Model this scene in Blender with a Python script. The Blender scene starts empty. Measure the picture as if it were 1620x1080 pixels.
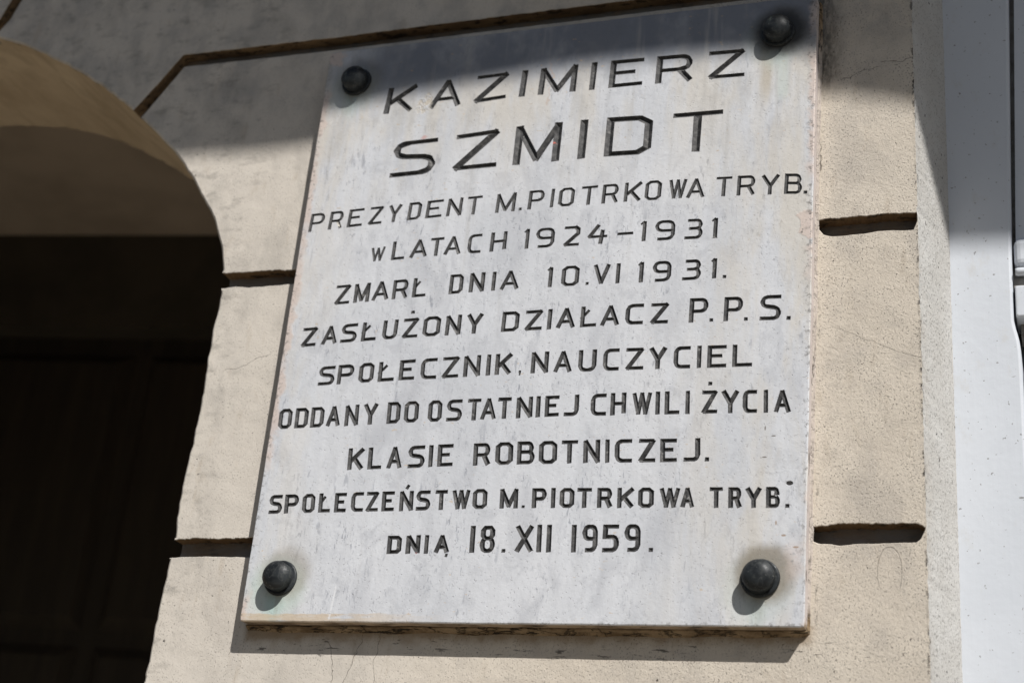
import bpy, math, random
import numpy as np
from mathutils import Vector, Matrix, noise as mnoise
from mathutils.geometry import delaunay_2d_cdt

S = bpy.context.scene
COL = S.collection
random.seed(7)

# ------------------------------------------------------------------ camera
cam_data = bpy.data.cameras.new("camera")
cam = bpy.data.objects.new("camera", cam_data); COL.objects.link(cam)
right = (0.943404287, 0.319598244, 0.08857378)
up = (0.055624685, -0.415774364, 0.907765153)
back = (0.326946856, -0.851462648, -0.410020869)
M = Matrix((right, up, back)).transposed().to_4x4()
M.translation = Vector((0.98256902, -1.74518676, -0.46195522))
cam.matrix_world = M
cam_data.sensor_width = 36.0
cam_data.lens = 55.955
cam_data.clip_start = 0.05
cam_data.clip_end = 3000.0
cam_data.dof.use_dof = True
cam_data.dof.focus_distance = 1.95
cam_data.dof.aperture_fstop = 4.0
S.camera = cam

# ------------------------------------------------------------------ sky, sun, exposure
SUN_DIR = Vector((-0.857, 1.0, -1.406)).normalized()        # the way sunlight travels
sun_elev = math.asin(-SUN_DIR.z)
sun_azim = math.atan2(-SUN_DIR.x, -SUN_DIR.y)               # clockwise from +Y
W = bpy.data.worlds.new("World"); S.world = W; W.use_nodes = True
nt = W.node_tree
sky = nt.nodes.new("ShaderNodeTexSky"); sky.sky_type = 'NISHITA'; sky.sun_disc = False
sky.sun_elevation = sun_elev; sky.sun_rotation = sun_azim
bg = nt.nodes["Background"]; bg.inputs["Strength"].default_value = 0.042
nt.links.new(sky.outputs[0], bg.inputs[0])
sl = bpy.data.lights.new("sun", 'SUN'); sl.energy = 5.0; sl.angle = math.radians(0.53); sl.color = (1.0, 0.972, 0.935)
so = bpy.data.objects.new("sun", sl); COL.objects.link(so)
so.rotation_euler = SUN_DIR.to_track_quat('-Z', 'Y').to_euler(); so.location = (3, -4, 5)
S.view_settings.view_transform = 'Standard'; S.view_settings.look = 'None'
S.view_settings.gamma = 1.0; S.view_settings.exposure = 0.0

# ------------------------------------------------------------------ node helpers
class G:
    """A small builder for one procedural material."""
    def __init__(s, name):
        s.m = bpy.data.materials.new(name); s.m.use_nodes = True
        s.t = s.m.node_tree; s.b = s.t.nodes["Principled BSDF"]
        g = s.t.nodes.new("ShaderNodeNewGeometry"); s.P = g.outputs["Position"]
        x = s.t.nodes.new("ShaderNodeSeparateXYZ"); s.t.links.new(s.P, x.inputs[0])
        s.X, s.Y, s.Z = x.outputs
    def set(s, sock, v):
        if hasattr(v, 'links') or hasattr(v, 'is_linked'): s.t.links.new(v, sock)
        elif isinstance(v, tuple) and len(v) == 3 and sock.type == 'RGBA': sock.default_value = (*v, 1)
        else: sock.default_value = v
    def math(s, op, a, b=0.0, c=None, clamp=False):
        n = s.t.nodes.new("ShaderNodeMath"); n.operation = op; n.use_clamp = clamp
        s.set(n.inputs[0], a); s.set(n.inputs[1], b)
        if c is not None: s.set(n.inputs[2], c)
        return n.outputs[0]
    def mul(s, a, b): return s.math('MULTIPLY', a, b)
    def add(s, a, b): return s.math('ADD', a, b)
    def sub(s, a, b): return s.math('SUBTRACT', a, b)
    def inv(s, a): return s.math('SUBTRACT', 1.0, a)
    def maxi(s, *a):
        r = a[0]
        for q in a[1:]: r = s.math('MAXIMUM', r, q)
        return r
    def ramp(s, v, lo, hi, a=0.0, b=1.0, smooth=True):
        n = s.t.nodes.new("ShaderNodeMapRange"); n.interpolation_type = 'SMOOTHSTEP' if smooth else 'LINEAR'
        n.clamp = True
        for i, q in enumerate((v, lo, hi, a, b)): s.set(n.inputs[i], q)
        return n.outputs[0]
    def mapv(s, scale=(1, 1, 1), rot=(0, 0, 0), loc=(0, 0, 0), vec=None):
        n = s.t.nodes.new("ShaderNodeMapping")
        s.t.links.new(vec or s.P, n.inputs[0])
        n.inputs[1].default_value = loc; n.inputs[2].default_value = rot; n.inputs[3].default_value = scale
        return n.outputs[0]
    def noise(s, scale, detail=3, rough=.55, dist=0.0, vec=None, col=False):
        n = s.t.nodes.new("ShaderNodeTexNoise"); s.t.links.new(vec or s.P, n.inputs["Vector"])
        n.inputs["Scale"].default_value = scale; n.inputs["Detail"].default_value = detail
        n.inputs["Roughness"].default_value = rough; n.inputs["Distortion"].default_value = dist
        return n.outputs[1 if col else 0]
    def voro(s, scale, vec=None, feature='F1', rand=1.0):
        n = s.t.nodes.new("ShaderNodeTexVoronoi"); n.feature = feature
        s.t.links.new(vec or s.P, n.inputs["Vector"]); n.inputs["Scale"].default_value = scale
        n.inputs["Randomness"].default_value = rand
        return n.outputs["Distance"]
    def mix(s, f, a, b, mode='MIX'):
        n = s.t.nodes.new("ShaderNodeMix"); n.data_type = 'RGBA'; n.blend_type = mode
        s.set(n.inputs[0], f); s.set(n.inputs[6], a); s.set(n.inputs[7], b)
        return n.outputs[2]
    def warp(s, amount, scale):
        """position pushed about by noise, so that stain outlines are ragged"""
        c = s.noise(scale, 3, .6, col=True)
        a = s.t.nodes.new("ShaderNodeVectorMath"); a.operation = 'SUBTRACT'; s.t.links.new(c, a.inputs[0]); a.inputs[1].default_value = (.5, .5, .5)
        b = s.t.nodes.new("ShaderNodeVectorMath"); b.operation = 'SCALE'; s.t.links.new(a.outputs[0], b.inputs[0]); b.inputs[3].default_value = amount
        d = s.t.nodes.new("ShaderNodeVectorMath"); d.operation = 'ADD'; s.t.links.new(b.outputs[0], d.inputs[0]); s.t.links.new(s.P, d.inputs[1])
        return d.outputs[0]
    def spot(s, c, r0, r1, vec=None, scale=(1, 1, 1)):
        """1 within r0 of the point c, falling to 0 at r1"""
        v = s.mapv(scale, loc=tuple(-c[i] * scale[i] for i in range(3)), vec=vec)
        n = s.t.nodes.new("ShaderNodeVectorMath"); n.operation = 'LENGTH'; s.t.links.new(v, n.inputs[0])
        return s.ramp(n.outputs[1], r0, r1, 1.0, 0.0)
    def band(s, v, c, w0, w1):
        return s.ramp(s.math('ABSOLUTE', s.sub(v, c)), w0, w1, 1.0, 0.0)
    def bump(s, h, dist, strength=1.0, normal=None):
        n = s.t.nodes.new("ShaderNodeBump"); s.set(n.inputs["Height"], h)
        n.inputs["Distance"].default_value = dist; n.inputs["Strength"].default_value = strength
        if normal: s.t.links.new(normal, n.inputs["Normal"])
        return n.outputs[0]
    def crack(s, scale, width, seed, stretch=(1, 1, 1)):
        """thin wandering lines: where a noise passes through its middle value"""
        v = s.mapv(stretch, loc=(seed, seed * 1.7, -seed))
        f = s.noise(scale, 4, .6, 0.3, vec=v)
        return s.ramp(s.math('ABSOLUTE', s.sub(f, .5)), 0.0, width, 1.0, 0.0)
    def out(s, col, rough=.85, normal=None, spec=.3, metal=0.0):
        s.set(s.b.inputs["Base Color"], col); s.set(s.b.inputs["Roughness"], rough)
        s.b.inputs["Specular IOR Level"].default_value = spec; s.b.inputs["Metallic"].default_value = metal
        if normal: s.t.links.new(normal, s.b.inputs["Normal"])
        return s.m

def X_EDGE(z):                       # the block's right-hand arris runs very slightly out of plumb
    return 0.8205 + 0.0075 * (0.8367 - z) / 0.873

# ------------------------------------------------------------------ materials
def mat_plaster():
    g = G("beige_lime_plaster")
    big = g.noise(5, 4, .55); mid = g.noise(26, 5, .6)
    col = g.mix(g.ramp(big, .3, .7), (.60, .535, .45), (.67, .605, .515))
    col = g.mix(g.mul(g.ramp(mid, .48, .72), .4), col, (.45, .41, .36))
    left = g.ramp(g.X, .35, .1)                                          # the left strip is greyer than the right
    col = g.mix(g.mul(left, .7), col, (.62, .575, .515))
    lb = g.mul(left, g.ramp(g.noise(15, 4, .6, vec=g.mapv((1, 1, .45), loc=(3, 1, 7))), .48, .7)); col = g.mix(g.mul(lb, .45), col, (.36, .335, .30))
    pt = g.ramp(g.noise(7, 5, .62, .4, vec=g.mapv((1.4, 1, .8), loc=(11, 2, 5))), .52, .66); col = g.mix(g.mul(pt, .38), col, (.42, .385, .345))
    br_ = g.ramp(g.noise(45, 4, .65, .3, vec=g.mapv((1, 1, .3), rot=(0, math.radians(-12), 0))), .56, .72); col = g.mix(g.mul(br_, .35), col, (.44, .37, .285))
    # fine pits full of soot
    vp = g.mapv((1, 1, .72), rot=(0, math.radians(-18), 0))
    pits = g.ramp(g.noise(520, 2, .5, vec=vp), .585, .645)
    amount = g.mul(g.ramp(g.noise(20, 3, .6), .36, .66, .15, 1.0), g.ramp(g.X, .2, .7, .6, 1.0))
    pitm = g.mul(pits, amount)
    col = g.mix(g.mul(pitm, .75), col, (.15, .13, .115))
    spots = g.mul(g.ramp(g.noise(170, 2, .45), .715, .745), .9)
    col = g.mix(spots, col, (.05, .045, .04))
    # hairline cracks: single wandering lines
    wn = g.sub(g.noise(38, 4, .65), .5); wn2 = g.sub(g.noise(16, 3, .6, vec=g.mapv(loc=(5, 0, 5))), .5)
    wob = g.add(g.mul(wn, .012), g.mul(wn2, .03))
    def vline(x0, slope, z0, z1, w=.0007):
        d = g.sub(g.sub(g.X, x0), g.add(g.mul(g.Z, slope), wob))
        return g.mul(g.band(d, 0.0, w * .4, w), g.mul(g.ramp(g.Z, z0 - .008, z0), g.ramp(g.Z, z1 + .008, z1)))
    def hline(z0, slope, x0, x1, w=.0007):
        d = g.sub(g.sub(g.Z, z0), g.add(g.mul(g.sub(g.X, x0), slope), wob))
        return g.mul(g.band(d, 0.0, w * .4, w), g.mul(g.ramp(g.X, x0 - .008, x0), g.ramp(g.X, x1 + .008, x1)))
    loop_v = g.mapv((1 / .0135, 0, 1 / .030), loc=(-.786 / .0135, 0, -.067 / .030)); ln = g.t.nodes.new("ShaderNodeVectorMath"); ln.operation = 'LENGTH'; g.t.links.new(loop_v, ln.inputs[0])
    loop = g.mul(g.band(g.add(ln.outputs[1], g.mul(wn, .3)), 1.0, .018, .042), g.ramp(g.Z, .045, .052))
    cr = g.maxi(vline(.155, .25, -.085, -.004), vline(.178, .05, -.09, -.004), vline(.105, -.3, -.08, -.02))
    cr = g.maxi(cr, hline(.368, -.46, .73, .83), hline(.728, .20, .735, .775), hline(.745, .03, .785, .83), g.mul(loop, .65))
    crm = g.mul(g.maxi(cr, vline(-.06, .1, .56, .64), hline(.36, .3, -.1, -.04)), .62)
    col = g.mix(crm, col, (.13, .115, .10))
    wp = g.warp(.02, 55)
    sx = g.t.nodes.new("ShaderNodeSeparateXYZ"); g.t.links.new(wp, sx.inputs[0]); wx, wy, wz = sx.outputs
    # soot in the angle beside the upper right of the plaque
    soot = g.mul(g.mul(g.ramp(wx, .742, .704), g.ramp(g.X, .69, .70)), g.ramp(wz, .68, .75))
    soot = g.mul(soot, g.ramp(g.noise(120, 3, .7, vec=g.mapv((1, 1, .35))), .33, .6, .45, 1))
    col = g.mix(g.mul(soot, .9), col, (.055, .05, .042))
    # grime running down both edges of the plaque and along the block's arris
    jag = g.noise(260, 3, .7, vec=g.mapv((1, 1, .4)))
    rub = g.mul(g.band(g.X, .7055, .0006, .0022), g.mul(g.ramp(jag, .45, .56), g.mul(g.ramp(g.Z, .0, .02), g.ramp(g.noise(14, 2, .5, vec=g.mapv((0, 0, 1), loc=(0, 0, 3))), .50, .62))))
    edge = g.sub(g.add(.8205, g.mul(g.sub(.8367, g.Z), .00859)), g.X)
    arr = g.mul(g.ramp(edge, .0042, .0006), g.ramp(g.noise(170, 4, .75, vec=g.mapv((1, 1, .6))), .49, .56))
    arr = g.mul(arr, g.ramp(g.noise(12, 2, .5, vec=g.mapv((0, 0, 1))), .42, .54, .12, 1))
    col = g.mix(g.mul(g.maxi(g.mul(rub, .8), arr), .95), col, (.045, .04, .036))
    # rust-brown stain below the plaque and black horizontal scuffs in it
    under = g.mul(g.mul(g.ramp(wz, -.022, -.004), g.ramp(wz, .01, .004)), g.mul(g.ramp(g.X, -.012, .0), g.ramp(g.X, .71, .69)))
    col = g.mix(g.mul(under, .75), col, (.27, .185, .105))
    sc = g.ramp(g.noise(95, 4, .65, vec=g.mapv((.35, 1, 2.0))), .58, .64)
    scm = g.mul(sc, g.mul(g.mul(g.ramp(g.Z, -.040, -.028), g.mul(g.ramp(g.Z, -.008, -.014), g.ramp(g.X, .0, .02))), g.ramp(g.noise(14, 2), .42, .56)))
    col = g.mix(g.mul(scm, .8), col, (.07, .062, .055))
    high = g.mul(g.ramp(g.Z, .70, .82), g.ramp(g.noise(13, 5, .6, vec=g.mapv((1.2, 1, .9))), .42, .7, .0, .5))
    col = g.mix(high, col, (.27, .265, .26))
    # dirt at the arch's rim
    hr = g.noise(33, 4, .65, vec=g.mapv((.8, 1, 1.5), loc=(1, 1, 2)))
    rim = g.mul(g.ramp(g.X, -.05, -.13), g.ramp(hr, .5, .68))
    col = g.mix(g.mul(rim, .4), col, (.2, .185, .165))
    # relief: trowel strokes, sand, pits
    rough_r = g.ramp(g.X, .2, .72, .30, 1.0)
    low = g.ramp(g.Z, -.03, -.07); rough_r = g.maxi(rough_r, g.mul(low, g.ramp(g.X, .1, .35, .3, .9)))
    n0 = g.bump(g.noise(20, 3, .5, .3), .0050, .45)
    h = g.add(g.mul(g.noise(300, 6, .8, vec=vp), 1.0), g.mul(g.noise(75, 3, .6, vec=vp), .35))
    h = g.sub(h, g.mul(pits, .45)); h = g.sub(h, g.mul(spots, .6)); h = g.sub(h, g.mul(crm, .6))
    n1 = g.bump(g.mul(h, rough_r), .0021, .7, n0)
    return g.out(col, .92, n1, .15)

def mat_joint():
    g = G("dirty_brown_joint_mortar")
    col = g.mix(g.ramp(g.noise(30, 5, .65, vec=g.mapv((.35, 1, 1))), .38, .66), (.30, .205, .115), (.17, .115, .07))
    col = g.mix(g.ramp(g.Z, .75, .6), col, g.mix(g.noise(60, 4, .7), (.23, .16, .095), (.13, .09, .055)))  # lower joints darker; the upper joint's bounce light is put into the colour
    dn = g.ramp(g.noise(95, 4, .7, vec=g.mapv((.45, 1, 1.2))), .50, .64)
    col = g.mix(g.mul(dn, .85), col, (.035, .03, .026))
    backd = g.mul(g.ramp(g.Y, .0195, .0215), g.ramp(g.noise(40, 3, .6, vec=g.mapv((.4, 1, 1))), .3, .65, .35, .9))
    col = g.mix(backd, col, (.22, .215, .21))
    return g.out(col, .95, g.bump(g.noise(150, 4, .7, vec=g.mapv((.5, 1, 1))), .002, .9), .1)

def mat_roughcast():
    g = G("pale_combed_render")
    col = g.mix(g.ramp(g.noise(14, 4), .35, .7), (.54, .525, .495), (.60, .59, .565))
    v = g.mapv((1.15, 1.0, .7))
    pit = g.ramp(g.noise(420, 2, .5, vec=v), .59, .65)
    col = g.mix(g.mul(pit, .55), col, (.2, .185, .165))
    col = g.mix(g.mul(g.ramp(g.noise(140, 2, .45), .705, .735), .9), col, (.05, .045, .04))
    jag = g.mul(g.ramp(g.Y, .006, .0005), g.ramp(g.noise(110, 4, .75, vec=g.mapv((1, 1, .5))), .53, .6))
    jag = g.mul(jag, g.ramp(g.noise(12, 2, .5, vec=g.mapv((0, 0, 1))), .42, .56))
    col = g.mix(g.mul(jag, .9), col, (.04, .035, .03))
    ds = g.mul(g.ramp(g.Y, .03, .0), g.ramp(g.noise(24, 4, .7), .45, .65))
    col = g.mix(g.mul(ds, .3), col, (.42, .36, .29))
    h = g.add(g.mul(g.noise(330, 5, .75, vec=v), 1.2), g.mul(g.noise(110, 3, .6, vec=v), .3))
    rows = g.t.nodes.new("ShaderNodeTexWave"); g.t.links.new(g.mapv((0, 1, 0)), rows.inputs[0]); rows.inputs["Scale"].default_value = 55; rows.inputs["Distortion"].default_value = 1.5
    h = g.add(h, g.mul(rows.outputs[0], .15)); h = g.sub(h, g.mul(pit, .6))
    return g.out(col, .93, g.bump(h, .0022, .75), .15)

def mat_marble(bolts):
    g = G("weathered_white_marble")
    tilt = (0, math.radians(14), 0)
    col = g.mix(g.ramp(g.noise(9, 5, .6, .3, vec=g.mapv((1, 1, .5))), .32, .68), (.575, .59, .62), (.66, .67, .695))
    st = g.noise(60, 4, .6, .2, vec=g.mapv((1, 1, .12)))                      # rain-washed vertical streaks
    col = g.mix(g.mul(g.ramp(st, .5, .68), .32), col, (.73, .745, .775))
    col = g.mix(g.mul(g.ramp(st, .5, .3), .32), col, (.51, .52, .54))
    cl = g.noise(16, 6, .66, .5, vec=g.mapv((1.2, 1, .55), rot=tilt, loc=(4, 0, 2))); col = g.mix(g.maxi(g.mul(g.ramp(cl, .48, .68), .6), g.mul(g.ramp(g.noise(33, 5, .68, .6, vec=g.mapv((1, 1, .75), loc=(6, 0, 1))), .51, .67), .5)), col, (.46, .47, .50))
    fl = g.ramp(g.noise(260, 4, .65, .3, vec=g.mapv((1, 1, .30), rot=tilt)), .565, .67)
    fl = g.mul(fl, g.ramp(g.noise(23, 5, .68, vec=g.mapv((1, 1, .5), rot=tilt)), .43, .66))
    col = g.mix(g.mul(fl, .72), col, (.25, .265, .305))
    fl2 = g.mul(g.ramp(g.noise(90, 4, .6, .3, vec=g.mapv((1, 1, .22), rot=(0, math.radians(22), 0), loc=(1, 0, 6))), .60, .69), g.ramp(g.noise(9, 3, .6, vec=g.mapv(loc=(1, 5, 6))), .48, .62))
    col = g.mix(g.mul(fl2, .6), col, (.31, .325, .365))
    fine = g.ramp(g.noise(420, 2, .5), .66, .72)
    col = g.mix(g.mul(fine, .4), col, (.25, .25, .26))
    v = g.mul(g.crack(7, .006, 5.3, (1.3, 1, .55)), g.ramp(g.X, .4, .62)); col = g.mix(g.mul(v, .33), col, (.40, .41, .44))
    # warm staining: right-hand third and the top third
    ws = g.noise(13, 4, .62, .3, vec=g.mapv((1.6, 1, .38)))
    wr = g.mul(g.maxi(g.ramp(g.X, .45, .69), g.ramp(g.Z, .52, .76)), g.ramp(ws, .40, .66))
    col = g.mix(g.mul(wr, .6), col, (.60, .545, .455))
    wl = g.mul(g.ramp(g.X, .12, .0), g.ramp(ws, .42, .6)); col = g.mix(g.mul(wl, .4), col, (.66, .61, .53))
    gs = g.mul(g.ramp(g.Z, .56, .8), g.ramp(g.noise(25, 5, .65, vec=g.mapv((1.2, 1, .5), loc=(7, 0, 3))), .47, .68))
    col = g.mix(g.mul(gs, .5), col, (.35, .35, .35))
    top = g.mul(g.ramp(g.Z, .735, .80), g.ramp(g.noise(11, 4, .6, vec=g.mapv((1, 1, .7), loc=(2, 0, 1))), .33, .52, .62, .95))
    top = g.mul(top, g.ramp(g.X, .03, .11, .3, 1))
    col = g.mix(g.mul(top, .95), col, (.155, .172, .21))  # the shade over the plaque's top, painted into the marble as blue-grey
    tr = g.noise(70, 4, .6, vec=g.mapv((1, 1, .1)))
    gd_ = g.mul(g.mul(g.band(g.X, g.add(.655, g.mul(tr, .008)), .004, .012), g.mul(g.ramp(g.Z, .68, .70), g.ramp(g.Z, .785, .775))), .55); col = g.mix(gd_, col, (.50, .56, .52))
    bd_ = g.mul(g.mul(g.band(g.X, g.add(.632, g.mul(tr, .012)), .003, .012), g.mul(g.ramp(g.Z, .66, .72), g.ramp(g.Z, .79, .775))), .55); col = g.mix(bd_, col, (.40, .345, .26))
    rn = g.ramp(g.noise(38, 4, .65, vec=g.mapv((1, 1, .055), loc=(2, 0, 9))), .56, .70); rn = g.mul(rn, g.ramp(g.Z, .25, .72, .25, 1)); col = g.mix(g.mul(rn, .42), col, (.44, .425, .40))
    of = g.mul(g.ramp(g.noise(170, 2, .5, vec=g.mapv((.7, 1, 1.2))), .69, .73), g.ramp(g.noise(12, 2, vec=g.mapv(loc=(9, 1, 4))), .5, .6))
    col = g.mix(g.mul(of, .5), col, (.55, .40, .24))
    wp = g.warp(.012, 60)
    s0 = g.t.nodes.new("ShaderNodeSeparateXYZ"); g.t.links.new(wp, s0.inputs[0]); wx0 = s0.outputs[0]
    Yf = -.025
    for (bx, bz, brown, black, green) in bolts:
        gr = g.spot((bx - .004, Yf, bz - .012), .026, .05, wp); col = g.mix(g.mul(gr, green), col, (.52, .60, .55))
        gd = g.mul(g.spot((bx - .004, Yf, bz - .03), .004, .030, wp, (1.7, 1, .7)), green); col = g.mix(gd, col, (.42, .56, .52))
        dr_ = g.mul(g.mul(g.band(wx0, bx - .002, .004, .011), g.mul(g.ramp(g.Z, bz - .075, bz - .03), g.ramp(g.Z, bz, bz - .01))), g.ramp(g.noise(120, 4, .6, vec=g.mapv((1, 1, .1))), .42, .62)); col = g.mix(g.mul(dr_, .45), col, (.36, .35, .30))
        br = g.spot((bx + .005, Yf, bz + .006), .025, .042, wp); col = g.mix(g.mul(br, brown), col, (.27, .225, .16))
        bk = g.spot((bx + .004, Yf, bz + .002), .024, .048, wp); col = g.mix(g.mul(bk, black), col, (.03, .03, .03))
    wp = g.warp(.030, 42)
    # old facade paint left on the edges
    sx = g.t.nodes.new("ShaderNodeSeparateXYZ"); g.t.links.new(wp, sx.inputs[0]); wx, wy, wz = sx.outputs
    pk = g.maxi(g.mul(g.ramp(wx, .010, .002), g.ramp(g.noise(8, 3), .42, .55)), g.mul(g.spot((.693, Yf, .504), .009, .0115, wp, (.85, 1, .52)), 1.0))
    pk = g.maxi(pk, g.mul(g.ramp(wx, .690, .699), g.ramp(g.noise(9, 3, vec=g.mapv(loc=(3, 3, 3))), .48, .58)))
    pk = g.maxi(pk, g.spot((.006, Yf, .838), .012, .018, wp)); pk = g.maxi(pk, g.mul(g.spot((.684, Yf, .075), .006, .016, wp, (1, 1, .45)), .5))
    pkc = g.mix(g.ramp(g.noise(200, 2), .62, .68), (.61, .51, .455), (.2, .17, .15))
    col = g.mix(g.mul(pk, .85), col, pkc)
    tan = g.mul(g.ramp(g.add(g.Z, g.mul(g.sub(wz, g.Z), .22)), .0125, .0140, 1.0, 0.0), g.mul(g.ramp(g.X, .30, .10), g.ramp(g.noise(60, 3, .6, vec=g.mapv((.25, 1, 1.5))), .4, .58)))
    tan = g.mul(tan, g.ramp(g.Z, .001, .003)); col = g.mix(g.mul(tan, .7), col, (.56, .43, .28))
    # the broken paint between the first two letters, the brown drip, the red smears, the hole near the lower right
    cp = g.mul(g.spot((.158, Yf, .742), .010, .018, wp, (1, 1, 1)), g.ramp(g.noise(140, 3, .7), .38, .6)); col = g.mix(g.mul(cp, .8), col, (.52, .46, .37))
    dr = g.mul(g.band(wx, .3415, .0005, .002), g.mul(g.ramp(g.Z, .715, .722), g.ramp(g.Z, .80, .77))); col = g.mix(g.mul(dr, .45), col, (.50, .36, .27))
    rd = g.spot((.1635, Yf, .689), .0025, .006, wp); col = g.mix(g.mul(rd, .55), col, (.55, .25, .22))
    hl = g.spot((.6776, Yf, .1661), .0026, .0036, None, (.8, 1, 1.2)); col = g.mix(hl, col, (.03, .027, .025))
    for (mx, mz, a, b) in ((.658, .225, 1, 3), (.648, .199, 1, 3), (.648, .235, 3, 1), (.663, .119, 3, 1), (.672, .104, 1, 2.2), (.686, .09, .8, 2.4)):
        k = g.spot((mx, Yf, mz), .002, .0035, None, (a, 1, b)); col = g.mix(g.mul(k, .75), col, (.30, .19, .11) if mz < .13 else (.10, .08, .06))
    # a scratch up from the lower edge
    tx = g.add(.1190, g.mul(g.sub(g.Z, .005), .093)); sc = g.mul(g.band(g.X, tx, .0008, .0017), g.mul(g.ramp(g.Z, .053, .045), g.ramp(g.Z, .004, .008)))
    col = g.mix(g.mul(sc, .55), col, (.80, .80, .81))
    rimd = g.mul(g.maxi(g.ramp(g.Z, .006, .0), g.ramp(g.X, .686, .697), g.ramp(g.X, .006, -.002)), g.ramp(g.noise(170, 4, .7), .52, .64)); col = g.mix(g.mul(rimd, .65), col, (.12, .11, .10))
    # sides and underside are stained mortar colour
    side = g.ramp(g.Y, -.0235, -.021)
    sc2 = g.mix(g.ramp(g.noise(45, 4, .65, vec=g.mapv((.5, 1, .5))), .42, .64), (.40, .31, .22), (.16, .115, .075))
    sc2 = g.mix(g.mul(g.ramp(g.X, .5, .695), g.ramp(g.Z, .0, .01)), sc2, (.58, .52, .50))
    ck = g.ramp(g.noise(90, 4, .65, vec=g.mapv((.3, 1, .3), loc=(0, 4, 0))), .61, .66); sc2 = g.mix(g.mul(ck, .9), sc2, (.03, .026, .022))
    col = g.mix(side, col, sc2)
    h = g.sub(g.add(g.mul(g.noise(220, 4, .65), .5), g.mul(g.noise(25, 3), .8)), g.add(g.mul(fine, .5), g.mul(hl, 3.0)))
    h = g.add(g.sub(h, g.mul(cp, .8)), g.mul(pk, .25))
    return g.out(col, g.ramp(st, .3, .7, .62, .48), g.bump(h, .0011, .7), .4)

def mat_paint_groove():
    g = G("worn_black_lettering_paint")
    n = g.noise(150, 4, .7)
    col = g.mix(g.ramp(n, .38, .72), (.030, .030, .031), (.10, .097, .095))
    wear = g.mul(g.ramp(g.noise(75, 4, .7, vec=g.mapv(loc=(5, 5, 5))), .60, .70), .6)
    col = g.mix(wear, col, (.26, .25, .24))
    wp = g.warp(.02, 90); Yf = -.024
    bare = g.maxi(g.spot((.1545, Yf, .743), .010, .016, wp), g.spot((.051, Yf, .5605), .002, .0045, wp))
    bare = g.maxi(bare, g.mul(g.spot((.1435, Yf, .738), .007, .014, wp), .6))
    col = g.mix(g.mul(bare, .9), col, (.56, .53, .47))
    rd = g.spot((.354, Yf, .655), .0012, .002, wp); col = g.mix(rd, col, (.45, .10, .07))
    rd2 = g.spot((.224, Yf, .0872), .002, .0035, None); col = g.mix(g.mul(rd2, .6), col, (.22, .05, .05))
    return g.out(col, .62, g.bump(g.noise(380, 4, .7), .0007, .8), .35)

def mat_bolt():
    g = G("dark_patinated_bronze")
    n = g.noise(28, 5, .65, .4); f = g.noise(160, 5, .7)
    col = g.mix(g.ramp(n, .35, .68), (.010, .0115, .013), (.036, .041, .044))
    col = g.mix(g.mul(g.ramp(f, .52, .66), .4), col, (.075, .08, .075))
    col = g.mix(g.mul(g.ramp(g.noise(70, 4, .7, vec=g.mapv((1, 1, .4), loc=(3, 1, 2))), .60, .68), .55), col, (.085, .10, .09))
    col = g.mix(g.mul(g.ramp(g.noise(520, 1), .74, .77), .8), col, (.35, .35, .34))
    sc_ = g.ramp(g.math('ABSOLUTE', g.sub(g.noise(45, 2, .5, vec=g.mapv((1, 1, .3))), .5)), .0, .006, 1, 0); col = g.mix(g.mul(sc_, .35), col, (.14, .14, .14))
    return g.out(col, g.ramp(f, .35, .65, .34, .58), g.bump(f, .0003, .5), .26)

def mat_mortar():
    g = G("cracked_brown_mortar")
    col = g.mix(g.ramp(g.noise(38, 5, .65, vec=g.mapv((.45, 1, 1))), .38, .66), (.33, .245, .155), (.16, .11, .065))
    ck = g.maxi(g.mul(g.crack(34, .02, 2.2, (.5, 1, 1)), .8), g.ramp(g.noise(120, 4, .6, vec=g.mapv((.25, 1, 1.3))), .60, .65))
    col = g.mix(g.mul(ck, .9), col, (.025, .022, .018))
    side = g.mul(g.ramp(g.Z, .012, .03), g.ramp(g.Z, .82, .74))
    col = g.mix(g.mul(side, .92), col, (.53, .475, .43))
    k2 = g.mul(g.ramp(g.noise(150, 4, .75, vec=g.mapv((1, 1, .22), loc=(2, 2, 2))), .57, .63), g.mul(g.ramp(g.noise(11, 2, .5, vec=g.mapv((0, 0, 1))), .46, .58), 1.0)); col = g.mix(g.mul(k2, .85), col, (.035, .03, .026))
    return g.out(col, .95, g.bump(g.add(g.noise(160, 4, .7), g.mul(ck, -.7)), .002, 1.0), .1)

def mat_soffit():
    g = G("ochre_arch_plaster")
    col = g.mix(g.ramp(g.noise(7, 4, .6), .35, .7), (.56, .455, .325), (.64, .53, .385))
    st = g.noise(30, 4, .6, vec=g.mapv((1, .15, 1)))
    gr = g.mul(g.ramp(g.Y, .30, .20), g.ramp(g.noise(20, 5, .7), .45, .62)); col = g.mix(g.mul(gr, .3), col, (.33, .26, .18))
    ch = g.mul(g.ramp(g.Y, .012, .002), g.ramp(g.noise(60, 4, .7), .5, .58)); col = g.mix(g.mul(ch, .8), col, (.10, .085, .07))
    col = g.mix(g.mul(g.ramp(st, .5, .7), .35), col, (.36, .27, .17))
    return g.out(col, .93, g.bump(g.add(g.noise(60, 4), g.mul(g.noise(300, 3), .4)), .002, .7), .1)

def mat_flat(name, a, b, scale=12, rough=.85, bump=.001, spec=.2, vec=(1, 1, 1)):
    g = G(name)
    col = g.mix(g.ramp(g.noise(scale, 5, .6, vec=g.mapv(vec)), .35, .68), a, b)
    return g.out(col, rough, g.bump(g.noise(scale * 14, 4, .65), bump, .6), spec)

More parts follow.
